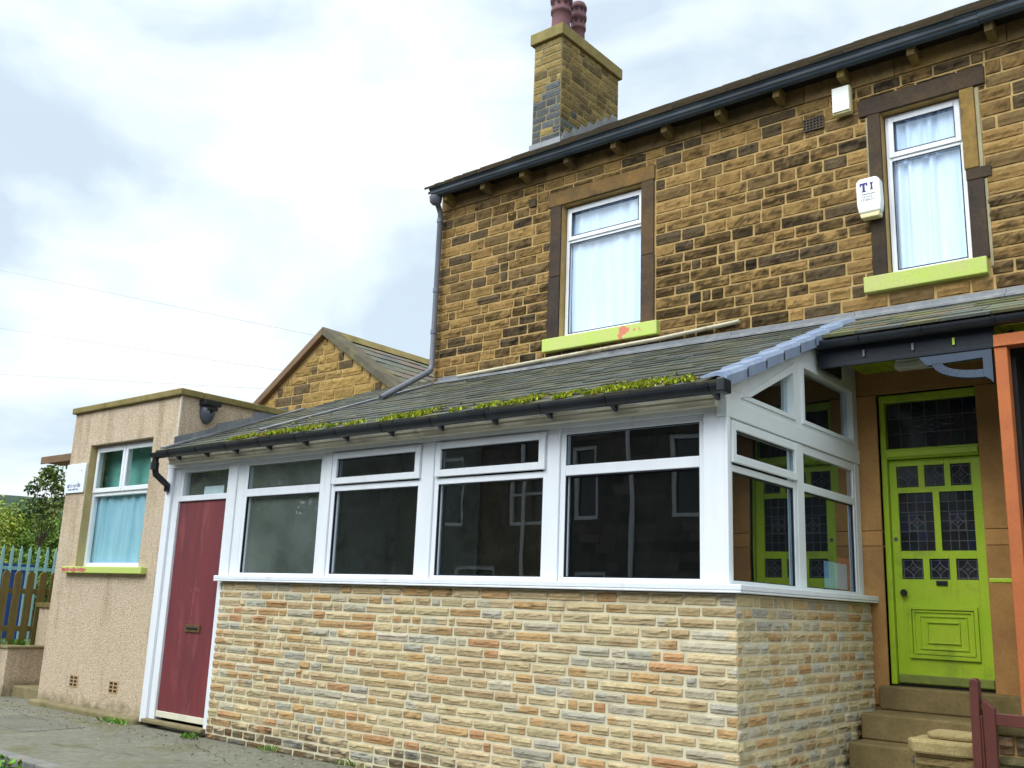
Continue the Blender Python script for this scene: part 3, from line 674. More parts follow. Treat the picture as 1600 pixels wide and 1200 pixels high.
# ================================================================== CONSERVATORY
cons=empty('conservatory',(-2.8,1.1,0),'white framed lean-to conservatory on a buff stone faced wall','conservatory')
mb=MB(); mb.box(-5.66,.062,-.08,.06,-.3,1.425); mb.box(-.06,.062,.06,H-.03,-.3,1.425); mb.build('wall_core',M['facing_mortar'],cons)
mb=MB(); cs=courses(-.12,1.42,.0775,.05)
walling(mb,Vector((0,-.08,0)),X_,-Y_,-5.68,.075,cs,[],(.15,.40),.0125,.0150,facing_col,41,split=.22,step=.024,soot=lambda P: max(0,.98-(P.z+.1)/.30)+rnd.uniform(-.15,.12)+.35*noise.noise((P.x*1.3,7,0)))
walling(mb,Vector((.062,0,0)),Y_,X_,-.09,H-.03,cs,[],(.12,.34),.012,.0145,facing_side_col,42,split=.2,step=.026,soot=lambda P: .06+rnd.uniform(-.2,.2)+.3*noise.noise((P.y*1.2,3,P.z*1.6)))
mb.build('stone_facing',M['facing'],cons)
mb=MB(); mb.box(-5.725,.13,-.145,.0,1.447,1.487); mb.box(-.04,.13,.0,H-.02,1.447,1.487)
mb.box(-5.725,.128,-.146,-.12,1.430,1.446); mb.box(.105,.128,-.11,H-.02,1.430,1.446)
mb.build('sill_board',M['upvc'],cons,bevel=.006)
# black strip under the sill, the drip shadow line put in as colour
mb=MB(); mb.box(-5.66,.066,-.085,.0,1.4255,1.4465); mb.box(.0,.066,.0,H-.03,1.4255,1.4465); mb.build('sill_shadow_strip',M['seal'],cons)
YF=-.065
# posts, head beam
mb=MB()
mb.box(-6.92,-6.80,YF-.01,.05,-.06,2.66); mb.box(-6.80,-6.685,YF+.02,.05,-.06,2.66); mb.build('door_post',M['upvc'],cons,bevel=.005); mb=MB()      # left door post, stepped
mb.box(-5.755,-5.60,YF-.005,.05,-.06,1.43); mb.box(-5.755,-5.60,YF-.005,.05,1.488,2.66)
for a,b in ((-5.60,-5.475),):
    mb.box(a,b,YF+.012,.05,1.488,2.66)
mids=[(-4.225,-4.105),(-2.905,-2.765),(-1.535,-1.42),(-.165,.0)]
mb.build('door_post',M['upvc'],cons,bevel=.005)
for a,b in mids: mb=MB(); mb.box(a,b,YF-.005,.05 if b<-.1 else -.046,1.488,2.66); mb.build('mullion',M['upvc'],cons,bevel=.005)
mb=MB()
mb.box(-.003,.02,-.092,-.045,1.488,2.80); mb.box(-.165,-.003,YF-.022,YF-.006,1.488,2.66)
mb.build('corner_post',M['upvc'],cons,bevel=.005)
mb=MB(); mb.box(-6.92,-.004,YF-.012,.05,2.661,2.72); mb.build('head_beam',M['upvc'],cons,bevel=.005)
def front_window(a,b,kind,z0=1.488,z1=2.66,gm='glass'):
    """outer frame a..b; kind 'fixed' or 'vent'"""
    mb=MB(); d0,d1=YF+.012,YF+.075
    gl0,gl1=1.52,2.284
    mb.box(a,a+.05,d0,d1,z0,z1); mb.box(b-.05,b,d0,d1,z0,z1); mb.box(a+.05,b-.05,d0,d1,z0,gl0); 
    if kind=='fixed':
        mb.box(a+.05,b-.05,d0,d1,2.288,2.368); mb.box(a+.05,b-.05,d0,d1,2.609,z1); ua,ub,u0,u1=a+.05,b-.05,2.368,2.609
    else:
        mb.box(a+.05,b-.05,d0,d1,2.284,2.335); mb.box(a+.05,b-.05,d0,d1,2.63,z1); ua,ub,u0,u1=a+.075,b-.075,2.41,2.581
        bar_frame(mb,'Y',a+.02,b-.02,2.348,2.645,.062,d0-.028,d0-.001,.060)
    f=mb.build('window',M['upvc'],cons,bevel=.005)
    slab('Y',a+.05,b-.05,gl0,2.286,.0,.008).build('pane',M[gm],f)
    slab('Y',ua,ub,u0,u1,d0+.01,d0+.018).build('pane',M[gm],f)
    mb=MB(); bar_frame(mb,'Y',a+.05,b-.05,gl0,2.286,.006,d0+.004,d0+.03); bar_frame(mb,'Y',ua,ub,u0,u1,.006,d0-.02 if kind!='fixed' else d0+.004,d0+.009); mb.build('gasket',M['seal'],f)
front_window(-5.473,-4.227,'fixed',gm='glass_dirty'); front_window(-4.103,-2.907,'vent'); front_window(-2.763,-1.537,'vent'); front_window(-1.418,-.167,'fixed')
# door with transom light
mb=MB(); mb.box(-6.685,-5.755,YF+.02,.05,2.285,2.345); mb.box(-6.685,-5.755,YF+.02,.05,2.61,2.66); mb.box(-6.685,-6.63,YF+.025,.045,2.345,2.61); mb.box(-5.80,-5.755,YF+.025,.045,2.345,2.61)
tw=mb.build('transom_window',M['upvc'],cons,bevel=.005); slab('Y',-6.63,-5.80,2.345,2.61,.0,.008).build('pane',M['glass_dirty'],tw)
mb=MB(); mb.box(-6.68,-5.757,-.02,.03,.012,2.282); mb.box(-6.68,-5.757,-.035,-.0205,.012,.075,mi=1)
rd=mb.build('red_door',[M['red_door'],M['cream']],cons,bevel=.004); rd['label']='faded maroon flush door'
mb=MB(); rq=random.Random(8)
for x0,x1,z0,z1 in ((-6.245,-6.238,1.06,1.30),(-6.30,-6.13,1.325,1.331),(-6.22,-6.14,1.345,1.35),(-6.27,-6.25,1.0,1.012)): mb.box(x0,x1,-.0208,-.0202,z0,z1)
mb.build('paint_scar',M['scar'],rd)
mb=MB(); mb.box(-6.315,-6.045,-.034,-.0205,.90,.975); mb.box(-6.28,-6.08,-.040,-.0345,.928,.950,mi=1); mb.build('letter_box',[M['brass'],M['black']],rd,bevel=.003)
mb=MB(); mb.box(-6.80,-5.70,-.13,-.036,-.05,-.012); mb.build('door_threshold',M['concrete'],cons,bevel=.008)
# eaves fascia and gutter
mb=MB(); mb.box(-6.80,-.04,-.150,YF-.013,2.695,2.80); mb.box(-6.80,-.04,-.168,-.1505,2.745,2.83); mb.build('fascia',M['cream'],cons,bevel=.005)
mb=MB(); half_gutter(mb,-6.86,.10,-.295,2.80,.058); cg=mb.build('gutter',M['gutter'],cons)
for x in (-6.55,-6.02,-5.5,-4.95,-4.38,-3.80,-3.2,-2.6,-2.0,-1.45,-.85,-.02):
    mb=MB(); half_gutter(mb,x,x+.032,-.295,2.803,.063); mb.prism([(-.25,2.76),(-.169,2.72),(-.169,2.78),(-.24,2.80)],x,x+.03,'X'); mb.build('gutter_bracket',M['gutter'],cg)
mb=MB(); mb.box(.075,.13,-.36,-.235,2.735,2.835); mb.build('stop_end',M['gutter'],cg,bevel=.012)
mb=MB(); mb.tube([(-6.83,-.295,2.76),(-6.83,-.295,2.66),(-6.83,-.27,2.57),(-6.85,-.15,2.50),(-6.87,-.09,2.47),(-6.87,-.085,2.40)],.036,12); mb.tube([(-6.83,-.295,2.70),(-6.83,-.295,2.62)],.046,12)
mb.build('swan_neck_pipe',M['gutter'],cg,smooth=True)
# side glazing (faces +X)
D0,D1=-.05,.008
mb=MB()
W1a,W1b,W2a,W2b=.03,1.03,1.235,2.285
mb.box(-.06,.014,1.085,1.185,1.488,2.62); mb.build('mullion',M['upvc_side'],cons,bevel=.004)
mb=MB(); mb.box(-.06,.012,2.34,2.45,1.488,2.62); mb.build('end_post',M['upvc_side'],cons,bevel=.004)
def side_window(a,b,kind,end=.05):
    mb=MB(); z0,z1=1.488,2.62; gl0=1.516
    mb.box(D0,D1,a,a+.045,z0,z1); mb.box(D0,D1,b-.045,b,z0,z1); mb.box(D0,D1,a+.045,b-.045,z0,gl0)
    if kind=='fixed':
        mb.box(D0,D1,a+.045,b-.045,2.253,2.318); mb.box(D0,D1,a+.045,b-.045,2.552,z1); ua,ub,u0,u1=a+.045,b-.045,2.318,2.552
    else:
        mb.box(D0,D1,a+.045,b-.045,2.253,2.30); mb.box(D0,D1,a+.045,b-.045,2.585,z1); ua,ub,u0,u1=a+.085,b-.066,2.372,2.542
        bar_frame(mb,'X',a+.01,b-.01,2.312,2.602,.056,D1+.001,D1+.026,.06)
    f=mb.build('window',M['upvc_side'],cons,bevel=.005)
    slab('X',a+.045,b-.045,gl0,2.253,-.03,-.022).build('pane',M['glass'],f); slab('X',ua,ub,u0,u1,-.01,-.002).build('pane',M['glass'],f)
    mb=MB(); bar_frame(mb,'X',a+.045,b-.045,gl0,2.253,.006,-.021,-.004); mb.build('gasket',M['seal'],f)
side_window(-.044,1.083,'vent'); side_window(1.187,2.338,'fixed')
# gable panel above
zu=lambda y: zr(y)-.035
mb=MB(); x0,x1=-.06,.014
mb.box(-.06,.024,-.10,2.45,2.623,2.748)
mb.build('side_beam',M['upvc_side'],cons,bevel=.005)
mb=MB()
mb.prism([(-.10,2.75),(2.45,2.75),(2.45,2.822),(-.10,2.822)],x0,x1,'X')
mb.prism([(-.10,2.822),(.27,2.822),(1.036,3.167),(1.036,zu(1.036)),(-.10,zu(-.10))],x0,x1,'X')
mb.prism([(1.036,2.822),(1.25,2.822),(1.25,zu(1.25)),(1.036,zu(1.036))],x0,x1,'X')
mb.prism([(1.25,3.251),(2.306,3.251),(2.306,zu(2.306)),(1.25,zu(1.25))],x0,x1,'X')
mb.prism([(2.306,2.822),(2.45,2.822),(2.45,zu(2.45)),(2.306,zu(2.306))],x0,x1,'X')
gb=mb.build('gable_panel',M['upvc_side'],cons,bevel=.003)
mb=MB()
# raised beads round the two gable lights
def bead(a,b,w=.03):
    a=Vector(a);b=Vector(b); d=(b-a).normalized(); n=Vector((-d.y,d.x))*w
    mb.prism([tuple(a),tuple(b),tuple(b+n),tuple(a+n)],x1+.0005,x1+.010,'X')
bead((1.036,2.822),(.20,2.822),-.03 if False else .03); 
mb.v.clear();mb.f.clear();mb.c.clear();mb.m.clear()
mb.prism([(.12,2.79),(1.036,2.79),(1.036,2.822),(.19,2.822)],x1+.0005,x1+.010,'X')
mb.prism([(.12,2.79),(.19,2.822),(1.036,3.167+.035),(1.036,3.24)][::1] and [(.13,2.795),(.27,2.8225),(1.036,3.168),(1.036,3.235)],x1+.0105,x1+.016,'X')
mb.box(x1+.0005,x1+.012,1.0365,1.075,2.79,3.25); mb.box(x1+.0005,x1+.012,1.212,1.2495,2.79,3.29); mb.box(x1+.0005,x1+.010,1.25,2.306,2.79,2.8215); mb.box(x1+.0005,x1+.010,1.25,2.306,3.2515,3.29); mb.box(x1+.0005,x1+.012,2.3065,2.335,2.79,3.29)
mb.build('glazing_bead',M['upvc_side'],gb)
mb=MB(); mb.prism([(.27,2.822),(1.036,2.822),(1.036,3.167)],-.035,-.027,'X'); mb.build('gable_pane',M['glass'],gb)
mb=MB(); mb.box(-.035,-.027,1.25,2.306,2.822,3.251); mb.build('gable_pane',M['glass'],gb)
# roof
mb=MB(); Lc=(H-.02+.24)*math.sqrt(1+PS*PS)
mb.prism([(-.24,zr(-.24)-.035),(-.24,zr(-.24)-.015),(H-.02,zr(H-.02)-.015),(H-.02,zr(H-.02)-.035)],-6.915,.055,'X',col=(.07,.07,.06))
mb.prism([(H-.02,zr(H-.02)-.035),(H-.02,zr(H-.02)-.015),(3.02,zr(3.02)-.015),(3.02,zr(3.02)-.035)],-6.915,-5.26,'X',col=(.07,.07,.06))
slates(mb,Vector((-6.91,-.255,zr(-.255)-.013)),X_,sv,nn,6.96,Lc+.55,.18,.27,slate_dark,31,lift=.010,clip=lambda u,s: s<Lc-.02 or u<1.6)
mb.build('roof',M['slate'],cons)
# lead valley strip running down from the house corner, lead by the annex wall
def onroof(x,y,d=.02): return Vector((x,y,zr(y)))+nn*d
def roofstrip(mb,pts,w,d=.017):
    for p,q in zip(pts[:-1],pts[1:]):
        a=Vector((p[0],p[1],0)); b=Vector((q[0],q[1],0)); n=(b-a).normalized(); n=Vector((-n.y,n.x,0))*w/2
        c=[a-n,b-n,b+n,a+n]; top=[onroof(v.x,v.y,d) for v in c]; bot=[onroof(v.x,v.y,.0) for v in c]
        mb.face(top); 
        for i in range(4): mb.face([bot[i],bot[(i+1)%4],top[(i+1)%4],top[i]])
mb=MB(); roofstrip(mb,[(-5.22,2.36),(-5.42,1.6),(-5.56,.95),(-5.72,.25)],.10,.016); mb.build('valley_lead',M['lead'],cons); mb=MB(); roofstrip(mb,[(-6.86,-.2),(-6.86,.5)],.12,.019); roofstrip(mb,[(-6.86,.505),(-6.86,1.1)],.10,.019); roofstrip(mb,[(-6.86,1.105),(-6.86,1.7)],.11,.019)
mb.prism([(-.05,zr(-.05)+.0),(1.5,zr(1.5)),(1.5,zr(1.5)+.09),(1.0,zr(1.0)+.13),(.95,zr(.95)+.08),(.5,zr(.5)+.12),(.45,zr(.45)+.075),(-.05,zr(-.05)+.10)],-6.905,-6.898,'X')
mb.build('roof_flashing',M['lead'],cons)
# verge tiles
n_t=8; y_a,y_b=-.235,2.27
for k in range(n_t):
    ya=y_a+(y_b-y_a)*k/n_t-.02; yb=y_a+(y_b-y_a)*(k+1)/n_t
    mb=MB()
    def P(x,y,dz): return (x,y,zr(y)+dz)
    lf0,lf1=.040,.022
    prof=[(-.10,.0),(-.085,.012),(.03,.026),(.085,.02),(.105,-.01),(.105,-.085),(.088,-.085),(.085,-.02),(.03,0.0),(-.08,-.008)]
    ra=[P(x,ya,z+lf0*.6) for x,z in prof]; rb=[P(x,yb,z+lf1*.4) for x,z in prof]
    n=len(prof)
    for i in range(n): mb.face([ra[i],ra[(i+1)%n],rb[(i+1)%n],rb[i]][::-1])
    mb.face(ra); mb.face(rb[::-1])
    mb.build('verge_tile',M['verge_tile'],cons)
# interior: floor, back wall lining, side lining, ceiling boards are the roof deck
mb=MB(); mb.box(-5.7,-.07,.065,H-.035,.55,.60); mb.build('floor',M['floor_in'],cons)
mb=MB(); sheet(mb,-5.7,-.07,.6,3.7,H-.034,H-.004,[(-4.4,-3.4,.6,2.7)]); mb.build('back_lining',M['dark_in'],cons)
mb=MB(); mb.prism([(.07,-.1),(H-.04,-.1),(H-.04,3.75),(.07,2.8)],-5.73,-5.70,'X'); mb.build('side_lining',M['pale_in'],cons)
mb=MB(); mb.box(-5.69,-4.42,H-.075,H-.036,.6,3.6); mb.build('end_lining',M['pale_in'],cons)

# moss tufts along the eaves
mb=MB()
def moss_clump(x,w,s,dense):
    for _ in range(int(w*dense)):
        px=x+rnd.gauss(0,w*.38); py=-.24+abs(rnd.gauss(0,s)); 
        if not(-6.5<px<-.15): continue
        h=rnd.uniform(.004,.026)*(1.15-min(.9,(py+.24)/.45)); b=onroof(px,py,.012)
        c=rnd.choice([(.42,.50,.035),(.34,.45,.03),(.50,.50,.06),(.45,.37,.08),(.24,.33,.03),(.28,.23,.08)]); k=rnd.uniform(.8,1.2); c=tuple(v*k for v in c)
        for q in range(3):
            a=rnd.uniform(0,6.28); d=Vector((math.cos(a),math.sin(a),0))*rnd.uniform(.008,.028); e=Vector((-d.y,d.x,0)).normalized()*rnd.uniform(.006,.014)
            mb.face([b-e-Z_*.01,b+e-Z_*.01,b+d+Z_*h],c)
for x,w,s,dn in ((-5.45,.22,.07,900),(-5.0,.22,.10,1300),(-4.7,.20,.11,1500),(-4.38,.16,.09,1300),(-4.02,.08,.07,900),(-3.72,.12,.07,900),(-3.25,.13,.10,1700),(-3.02,.15,.13,1900),(-2.85,.10,.11,1400),(-2.42,.07,.06,700),(-2.1,.12,.07,1100),(-1.82,.16,.12,1900),(-1.66,.10,.10,1500),(-1.33,.12,.12,1900),(-1.02,.14,.12,1700),(-.78,.14,.15,2100),(-.58,.12,.13,1900),(-.36,.10,.10,1200),(-.2,.07,.05,600),(-3,1.7,.14,22),(-5.3,.5,.4,60)):
    moss_clump(x,w*.8,s*1.35,dn)
tag(mb.build('moss',M['moss']),'bright yellow-green moss growing along the eaves of the slate lean-to roof','moss',kind='stuff')

# ================================================================== RENDERED ANNEX
ann=empty('rendered_annex',(-8.1,1.2,0),'flat roofed pebbledash annex with a green sill and white window','annex')
PW=(-8.89,-7.43,1.565,3.085)
mb=MB(); sheet(mb,-9.38,-6.925,-.12,3.53,0,.22,[PW],col=(1,1,1))
mb.box(-7.145,-6.925,.22,2.9,-.12,3.53); mb.box(-9.38,-9.16,.22,2.9,-.12,3.53); mb.box(-9.16,-7.145,2.68,2.9,-.12,3.53)
aw=mb.build('wall',M['pebble'],ann)
mb=MB(); mb.box(-9.16,-7.145,.22,2.68,3.30,3.42); mb.build('flat_roof',M['road'],ann)
mb=MB()
for a,b in ((-9.42,-8.6),(-8.596,-7.75),(-7.746,-6.88)): mb.box(a,b,-.045,.26,3.531,3.61)
for a,b in ((.264,1.0),(1.004,1.9),(1.904,2.94)): mb.box(-7.18,-6.88,a,b,3.531,3.61); mb.box(-9.42,-9.12,a,b,3.531,3.61)
mb.build('coping',M['coping'],ann,bevel=.012)
mb=MB(); mb.box(-6.935,-6.918,-.007,.012,2.85,3.528); mb.build('corner_bead',M['cream'],ann)
mb=MB(); mb.box(-9.36,-6.93,-.13,-.001,-.14,-.03); mb.build('plinth',M['concrete'],ann,bevel=.025)
# window
mb=MB(); y0=.10; a,b,z0,z1=-8.885,-7.435,1.57,3.08
bar_frame(mb,'Y',a,b,z0,z1,.05,y0,y0+.06); mb.box(a+.05,b-.05,y0,y0+.06,2.44,2.50); mb.box(-8.205,-8.135,y0,y0+.06,2.50,z1-.05)
bar_frame(mb,'Y',a+.03,-8.175,2.485,z1-.03,.055,y0-.02,y0-.001); bar_frame(mb,'Y',-8.165,b-.03,2.485,z1-.03,.055,y0-.02,y0-.001)
aw_=mb.build('window',M['upvc'],ann,bevel=.005)
slab('Y',a+.05,b-.05,z0+.05,2.44,y0+.03,y0+.038).build('pane',M['glass_annex'],aw_)
slab('Y',a+.085,-8.23,2.54,z1-.085,y0+.0,y0+.008).build('pane',M['glass_annex'],aw_); slab('Y',-8.11,b-.085,2.54,z1-.085,y0+.0,y0+.008).build('pane',M['glass_annex'],aw_)
mb=MB(); mb.box(a-.005,a+.0,y0-.1,y0,z0,z1); mb.box(PW[0],PW[0]+.012,.004,.098,1.57,3.08); mb.build('reveal_trim',surf('tan_reveal_render',(.44,.35,.17),(.36,.28,.13),rough=.85,scale=4),ann)
mb=MB(); mb.box(-9.08,-7.235,-.075,.098,1.49,1.566); mb.build('window_sill',M['lime_sill'],ann,bevel=.007)
mb=MB(); rq=random.Random(3)
for cx,w_ in ((-8.93,.10),(-8.78,.09),(-8.60,.14),(-9.03,.04)):
    n=14; mb.prism([(cx+w_*math.cos(2*math.pi*k/n)*rq.uniform(.5,1.1),1.527+.032*math.sin(2*math.pi*k/n)*rq.uniform(.5,1.1)) for k in range(n)],-.0765,-.0745,'Y')
mb.build('peeled_paint',surf('red_undercoat',(.52,.17,.13),(.45,.13,.10),rough=.8),ann)
for x in (-8.62,-7.72):
    m2=MB(); m2.box(x-.02,x+.175,-.006,.02,.165,.30); pl=m2.build('air_brick',surf('buff_air_brick',(.50,.33,.16),(.42,.28,.14)) if 'ab' not in M else M['ab'],ann); M['ab']=pl.data.materials[0]
    m2=MB()
    for i in range(2):
        for j in range(3): m2.box(x+.005+i*.09,x+.065+i*.09,-.0085,-.0065,.18+j*.04,.205+j*.04)
    m2.build('vent_hole',M['black'],pl)
mb=MB(); mb.box(-9.1,-7.2,.29,.30,1.5,3.25); mb.build('room_lining',M['green_blind'],ann)
# side canopy
mb=MB(); mb.box(-11.12,-9.381,.45,1.5,3.06,3.13); mb.box(-11.14,-9.381,.43,.449,3.04,3.145); mb.build('side_canopy',M['brown_wood'],ann,bevel=.006)
def curtain(name,x0,x1,z0,z1,y,mat,label,wav=.024,nf=10):
    rows=[]; n=90
    for j,z in enumerate((z0,z0+(z1-z0)*.3,z0+(z1-z0)*.7,z1)):
        rows.append([(x0+(x1-x0)*i/n, y+wav*1.3*noise.noise((i/n*nf*1.3,j*.5,x0))+wav*.7*math.sin(i/n*nf*4.4+2*noise.noise((i*.05,j*.4,3)))*(.5+noise.noise((i*.04,1,x0))), z) for i in range(n+1)])
    mb=MB(); mb.grid(rows); mb.grid([[(p[0],p[1]+.004,p[2]) for p in r] for r in rows],flip=True)
    return tag(mb.build(name,mat,smooth=True),label,'curtain')
curtain('net_curtain',-3.30,-2.29,4.32,5.86,H+.155,M['net'],'white net curtain behind the window with the pink patched sill')
curtain('net_curtain',.38,1.04,4.37,5.90,H+.155,M['net'],'white net curtain in the narrow window beside the alarm boxes')
curtain('window_curtain',-8.86,-7.46,1.58,2.50,.165,M['net_blue'],'pale blue curtain in the lower half of the pebbledash annex window',.02,11)
# sign
sg=empty('wall_sign',(-9.14,-.02,2.67),'white sign plate with small blue lettering beside the annex window','sign')
mb=MB(); mb.box(-9.385,-8.905,-.022,-.002,2.49,2.862); mb.build('sign_plate',M['paper'],sg,bevel=.003)
mb=MB()
def strokes(mb,x0,x1,z,h,n,y,seed):
    rr=random.Random(seed); w=(x1-x0)/n
    for i in range(n):
        x=x0+i*w; hh=h*rr.choice([1,.62,.62,.7,1]); lo=-h*.3 if rr.random()<.12 else 0
        mb.box(x,x+w*.2,y-.002,y,z+lo,z+hh); 
        if rr.random()<.8: mb.box(x+w*.2,x+w*.62,y-.002,y,z+hh-h*.14,z+hh)
        if rr.random()<.6: mb.box(x+w*.62,x+w*.78,y-.002,y,z,z+hh)
        if rr.random()<.5: mb.box(x+w*.2,x+w*.62,y-.002,y,z,z+h*.14)
strokes(mb,-9.31,-8.98,2.56,.055,9,-.0225,4); strokes(mb,-9.29,-9.02,2.525,.016,14,-.0225,9); mb.box(-9.0,-8.985,-.0245,-.0225,2.76,2.775)
mb.build('lettering',M['ink'],sg)
# black round fitting high on the side wall
fit=empty('wall_vent_hood',(-6.92,.33,3.47),'dark metal vent hood high on the side wall of the pebbledash annex','vent')
mb=MB(); rows=[]
for k in range(7):
    t=k/6; rr_=.125*math.cos(t*math.pi/2*.9); rows.append([(-6.924+.10*math.sin(t*math.pi/2), .34+rr_*math.cos(a_)*.75, 3.39+rr_*1.15*math.sin(a_)) for a_ in [2*math.pi*i/20 for i in range(21)]])
mb.grid(rows); mb.build('hood',M['duct'],fit,smooth=True)
mb=MB(); mb.box(-6.92,-6.80,.23,.46,3.455,3.52); mb.box(-6.823,-6.812,.28,.42,3.40,3.45); mb.build('mouth',M['black'],fit,bevel=.01)

# ================================================================== OUTBUILDING
out=empty('stone_outbuilding',(-8.1,5,0),'stone outbuilding with a steep gable standing behind the annex roof','outbuilding')
ax,az,oy=-8.1,5.17,3.0; sl=(5.17-4.05)/1.72; ez=2.9
hwid=(az-ez)/sl
mb=MB(); mb.prism([(ax-hwid,0),(ax+hwid,0),(ax+hwid,ez),(ax,az-.03),(ax-hwid,ez)],oy,8.2,'Y',mi=1)
walling(mb,Vector((0,oy,0)),X_,-Y_,ax-hwid,ax+hwid,courses(3.5,5.1,.135,.2),[],(.22,.48),.014,.022,grit_light,61,clip=lambda v,a,b:(ax-(az-.05-v)/sl,ax+(az-.05-v)/sl))
mb.build('wall',[M['gritstone'],M['grit_mortar']],out)
for sgn in (-1,1):
    mb=MB(); L_=hwid*1.06; U=Vector((0,1,0)); S=Vector((-sgn*1,0,sl)).normalized(); N=Vector((sgn*sl,0,1)).normalized()
    e=Vector((ax+sgn*L_,oy+.15,az+.02-L_*sl)); ln=L_*math.sqrt(1+sl*sl)
    slates(mb,e if sgn>0 else e, U,S,N,5.1,ln,.24,.34,lambda rr:tuple(x*(.85+.3*rr.random()) for x in rr.choice([(.20,.195,.165),(.185,.185,.165),(.215,.205,.165)])),70+sgn,lift=.013)
    mb.build('roof',M['slate'],out)
    d=Vector((sgn,0,-sl)).normalized()
    mb=MB(); a0=Vector((ax,0,az)); n_=.13
    p=[(ax,az-.03),(ax+sgn*L_,az-.03-L_*sl),(ax+sgn*L_,az+.10-L_*sl),(ax,az+.10)]
    mb.prism(p,oy-.09,oy+.22,'Y'); mb.build('gable_coping',M['coping_grey'] if sgn>0 else M['brown_wood'],out,bevel=.01)
mb=MB(); mb.prism([(ax-.14,az-.04),(ax,az+.10),(ax+.14,az-.04)],oy+.22,8.2,'Y'); mb.build('ridge',M['coping'],out)

# ================================================================== FITTINGS ON THE HOUSE
al=empty('alarm_box',(0,H-.05,6.1),'plain white alarm box high up under the gutter','alarm')
mb=MB(); mb.box(-.075,.105,H-.105,H-.028,6.00,6.285); mb.build('casing',M['yellowed'],al,bevel=.016)
mb=MB(); mb.box(-.068,.098,H-.118,H-.1055,6.02,6.275); mb.build('cover',M['white_box'],al,bevel=.008)
al2=empty('alarm_box',(.24,H-.05,5.08),'rounded white alarm box with blue T1 letters beside the upper window','alarm')
mb=MB(); mb.prism([(.125,5.24),(.155,5.275),(.31,5.275),(.345,5.24),(.352,5.02),(.34,4.93),(.145,4.93),(.128,5.02)],H-.13,H-.03,'Y'); c2=mb.build('casing',M['white_box'],al2,bevel=.018)
mb=MB(); mb.prism([(.150,4.93),(.335,4.93),(.325,4.885),(.16,4.885)],H-.122,H-.03,'Y'); mb.build('siren_grille',M['yellowed'],al2,bevel=.008)
yl=H-.1312
mb=MB()
def bx(a,b,c,d): mb.box(a,b,yl-.002,yl+.004,c,d)
bx(.165,.235,5.205,5.222); bx(.165,.175,5.19,5.205); bx(.225,.235,5.19,5.205); bx(.19,.21,5.145,5.205); bx(.182,.218,5.135,5.145)
bx(.258,.286,5.205,5.216); bx(.265,.279,5.155,5.205); bx(.258,.286,5.147,5.155)
strokes(mb,.185,.285,5.075,.018,6,yl+.002,3); strokes(mb,.175,.30,5.045,.02,8,yl+.002,5); bx(.175,.30,5.108,5.111)
mb.build('lettering',M['ink'],al2)

# papers in the windows
tag(slab('Y',-6.29,-5.93,2.347,2.44,.012,.016).build('paper_notice',M['paper']),'white paper notice in the transom window above the maroon door','notice')
tag(slab('X',1.70,1.92,1.53,1.745,-.042,-.038).build('paper_notice',M['paper_blue']),'pale blue paper notice standing in the corner side window','notice')
tag(slab('X',1.93,2.20,1.53,1.74,-.045,-.041).build('paper_notice',M['paper']),'pale green-white sheet taped between blue and orange notices in the side window','notice')
tag(slab('X',2.02,2.28,1.52,1.79,-.052,-.048).build('paper_notice',M['paper_orange']),'orange paper notice behind the white sheet in the side window','notice')

# ================================================================== GARDEN WALLS AND GATE
def rubble(mb,O,U,N,u0,u1,z0,z1,h,lens,dep,seed):
    walling(mb,O,U,N,u0,u1,courses(z0,z1,h,.3),[],lens,.012,dep,lambda: tuple(x*rnd.uniform(.8,1.2) for x in rnd.choice([(.24,.18,.09),(.18,.14,.08),(.13,.105,.075),(.27,.21,.09)])),seed,step=.03)
gw=empty('garden_wall',(1.3,.15,0),'short rough stone garden wall with a flagstone top beside the gate','wall')
mb=MB(); mb.box(1.13,1.47,.0,.34,-.2,.555,mi=1); rubble(mb,Vector((0,.0,0)),X_,-Y_,1.12,1.475,-.1,.55,.10,(.16,.34),.045,81); rubble(mb,Vector((1.13,.34,0)),-Y_,-X_,0,.34,-.1,.55,.10,(.16,.34),.03,82)
mb.build('stonework',[M['gritstone'],M['grit_mortar']],gw)
def flag(x0,x1,y0,y1,z0,z1,seed):
    mb=MB(); rr=random.Random(seed); n=16; pts=[]
    for k in range(n):
        a=2*math.pi*k/n+.1; c,s=math.cos(a),math.sin(a); q=max(abs(c),abs(s)); pts.append(((x0+x1)/2+(x1-x0)/2*c/q*rr.uniform(.93,1.02),(y0+y1)/2+(y1-y0)/2*s/q*rr.uniform(.92,1.02)))
    mb.prism(pts,z0,z1,'Z',col=(.36,.28,.13)); mb.build('flagstone',M['gritstone'],gw,bevel=.014)
flag(1.085,1.475,-.05,.30,.560,.635,1); flag(1.16,1.46,.06,.36,.636,.67,2)
dw=empty('dividing_wall',(1.62,.8,0),'dark mossy stone wall running back behind the maroon gate','wall')
mb=MB(); mb.box(1.55,1.75,.10,1.40,-.2,.70,mi=1); rubble(mb,Vector((1.75,0,0)),Y_,X_,.10,1.40,-.1,.70,.12,(.18,.4),.045,83); rubble(mb,Vector((0,.10,0)),X_,-Y_,1.55,1.76,-.1,.70,.12,(.14,.3),.03,84)
x=.1
mb.box(1.53,1.78,.08,.55,.70,.745,col=(.17,.14,.06)); mb.box(1.53,1.785,.555,1.0,.70,.74,col=(.2,.16,.07)); mb.box(1.53,1.78,1.005,1.42,.70,.745,col=(.15,.13,.06))
mb.build('stonework',[M['gritstone'],M['grit_mortar']],dw)
gt=empty('garden_gate',(1.6,-.02,0),'maroon painted timber gate with a slanted stile at the stone wall','gate')
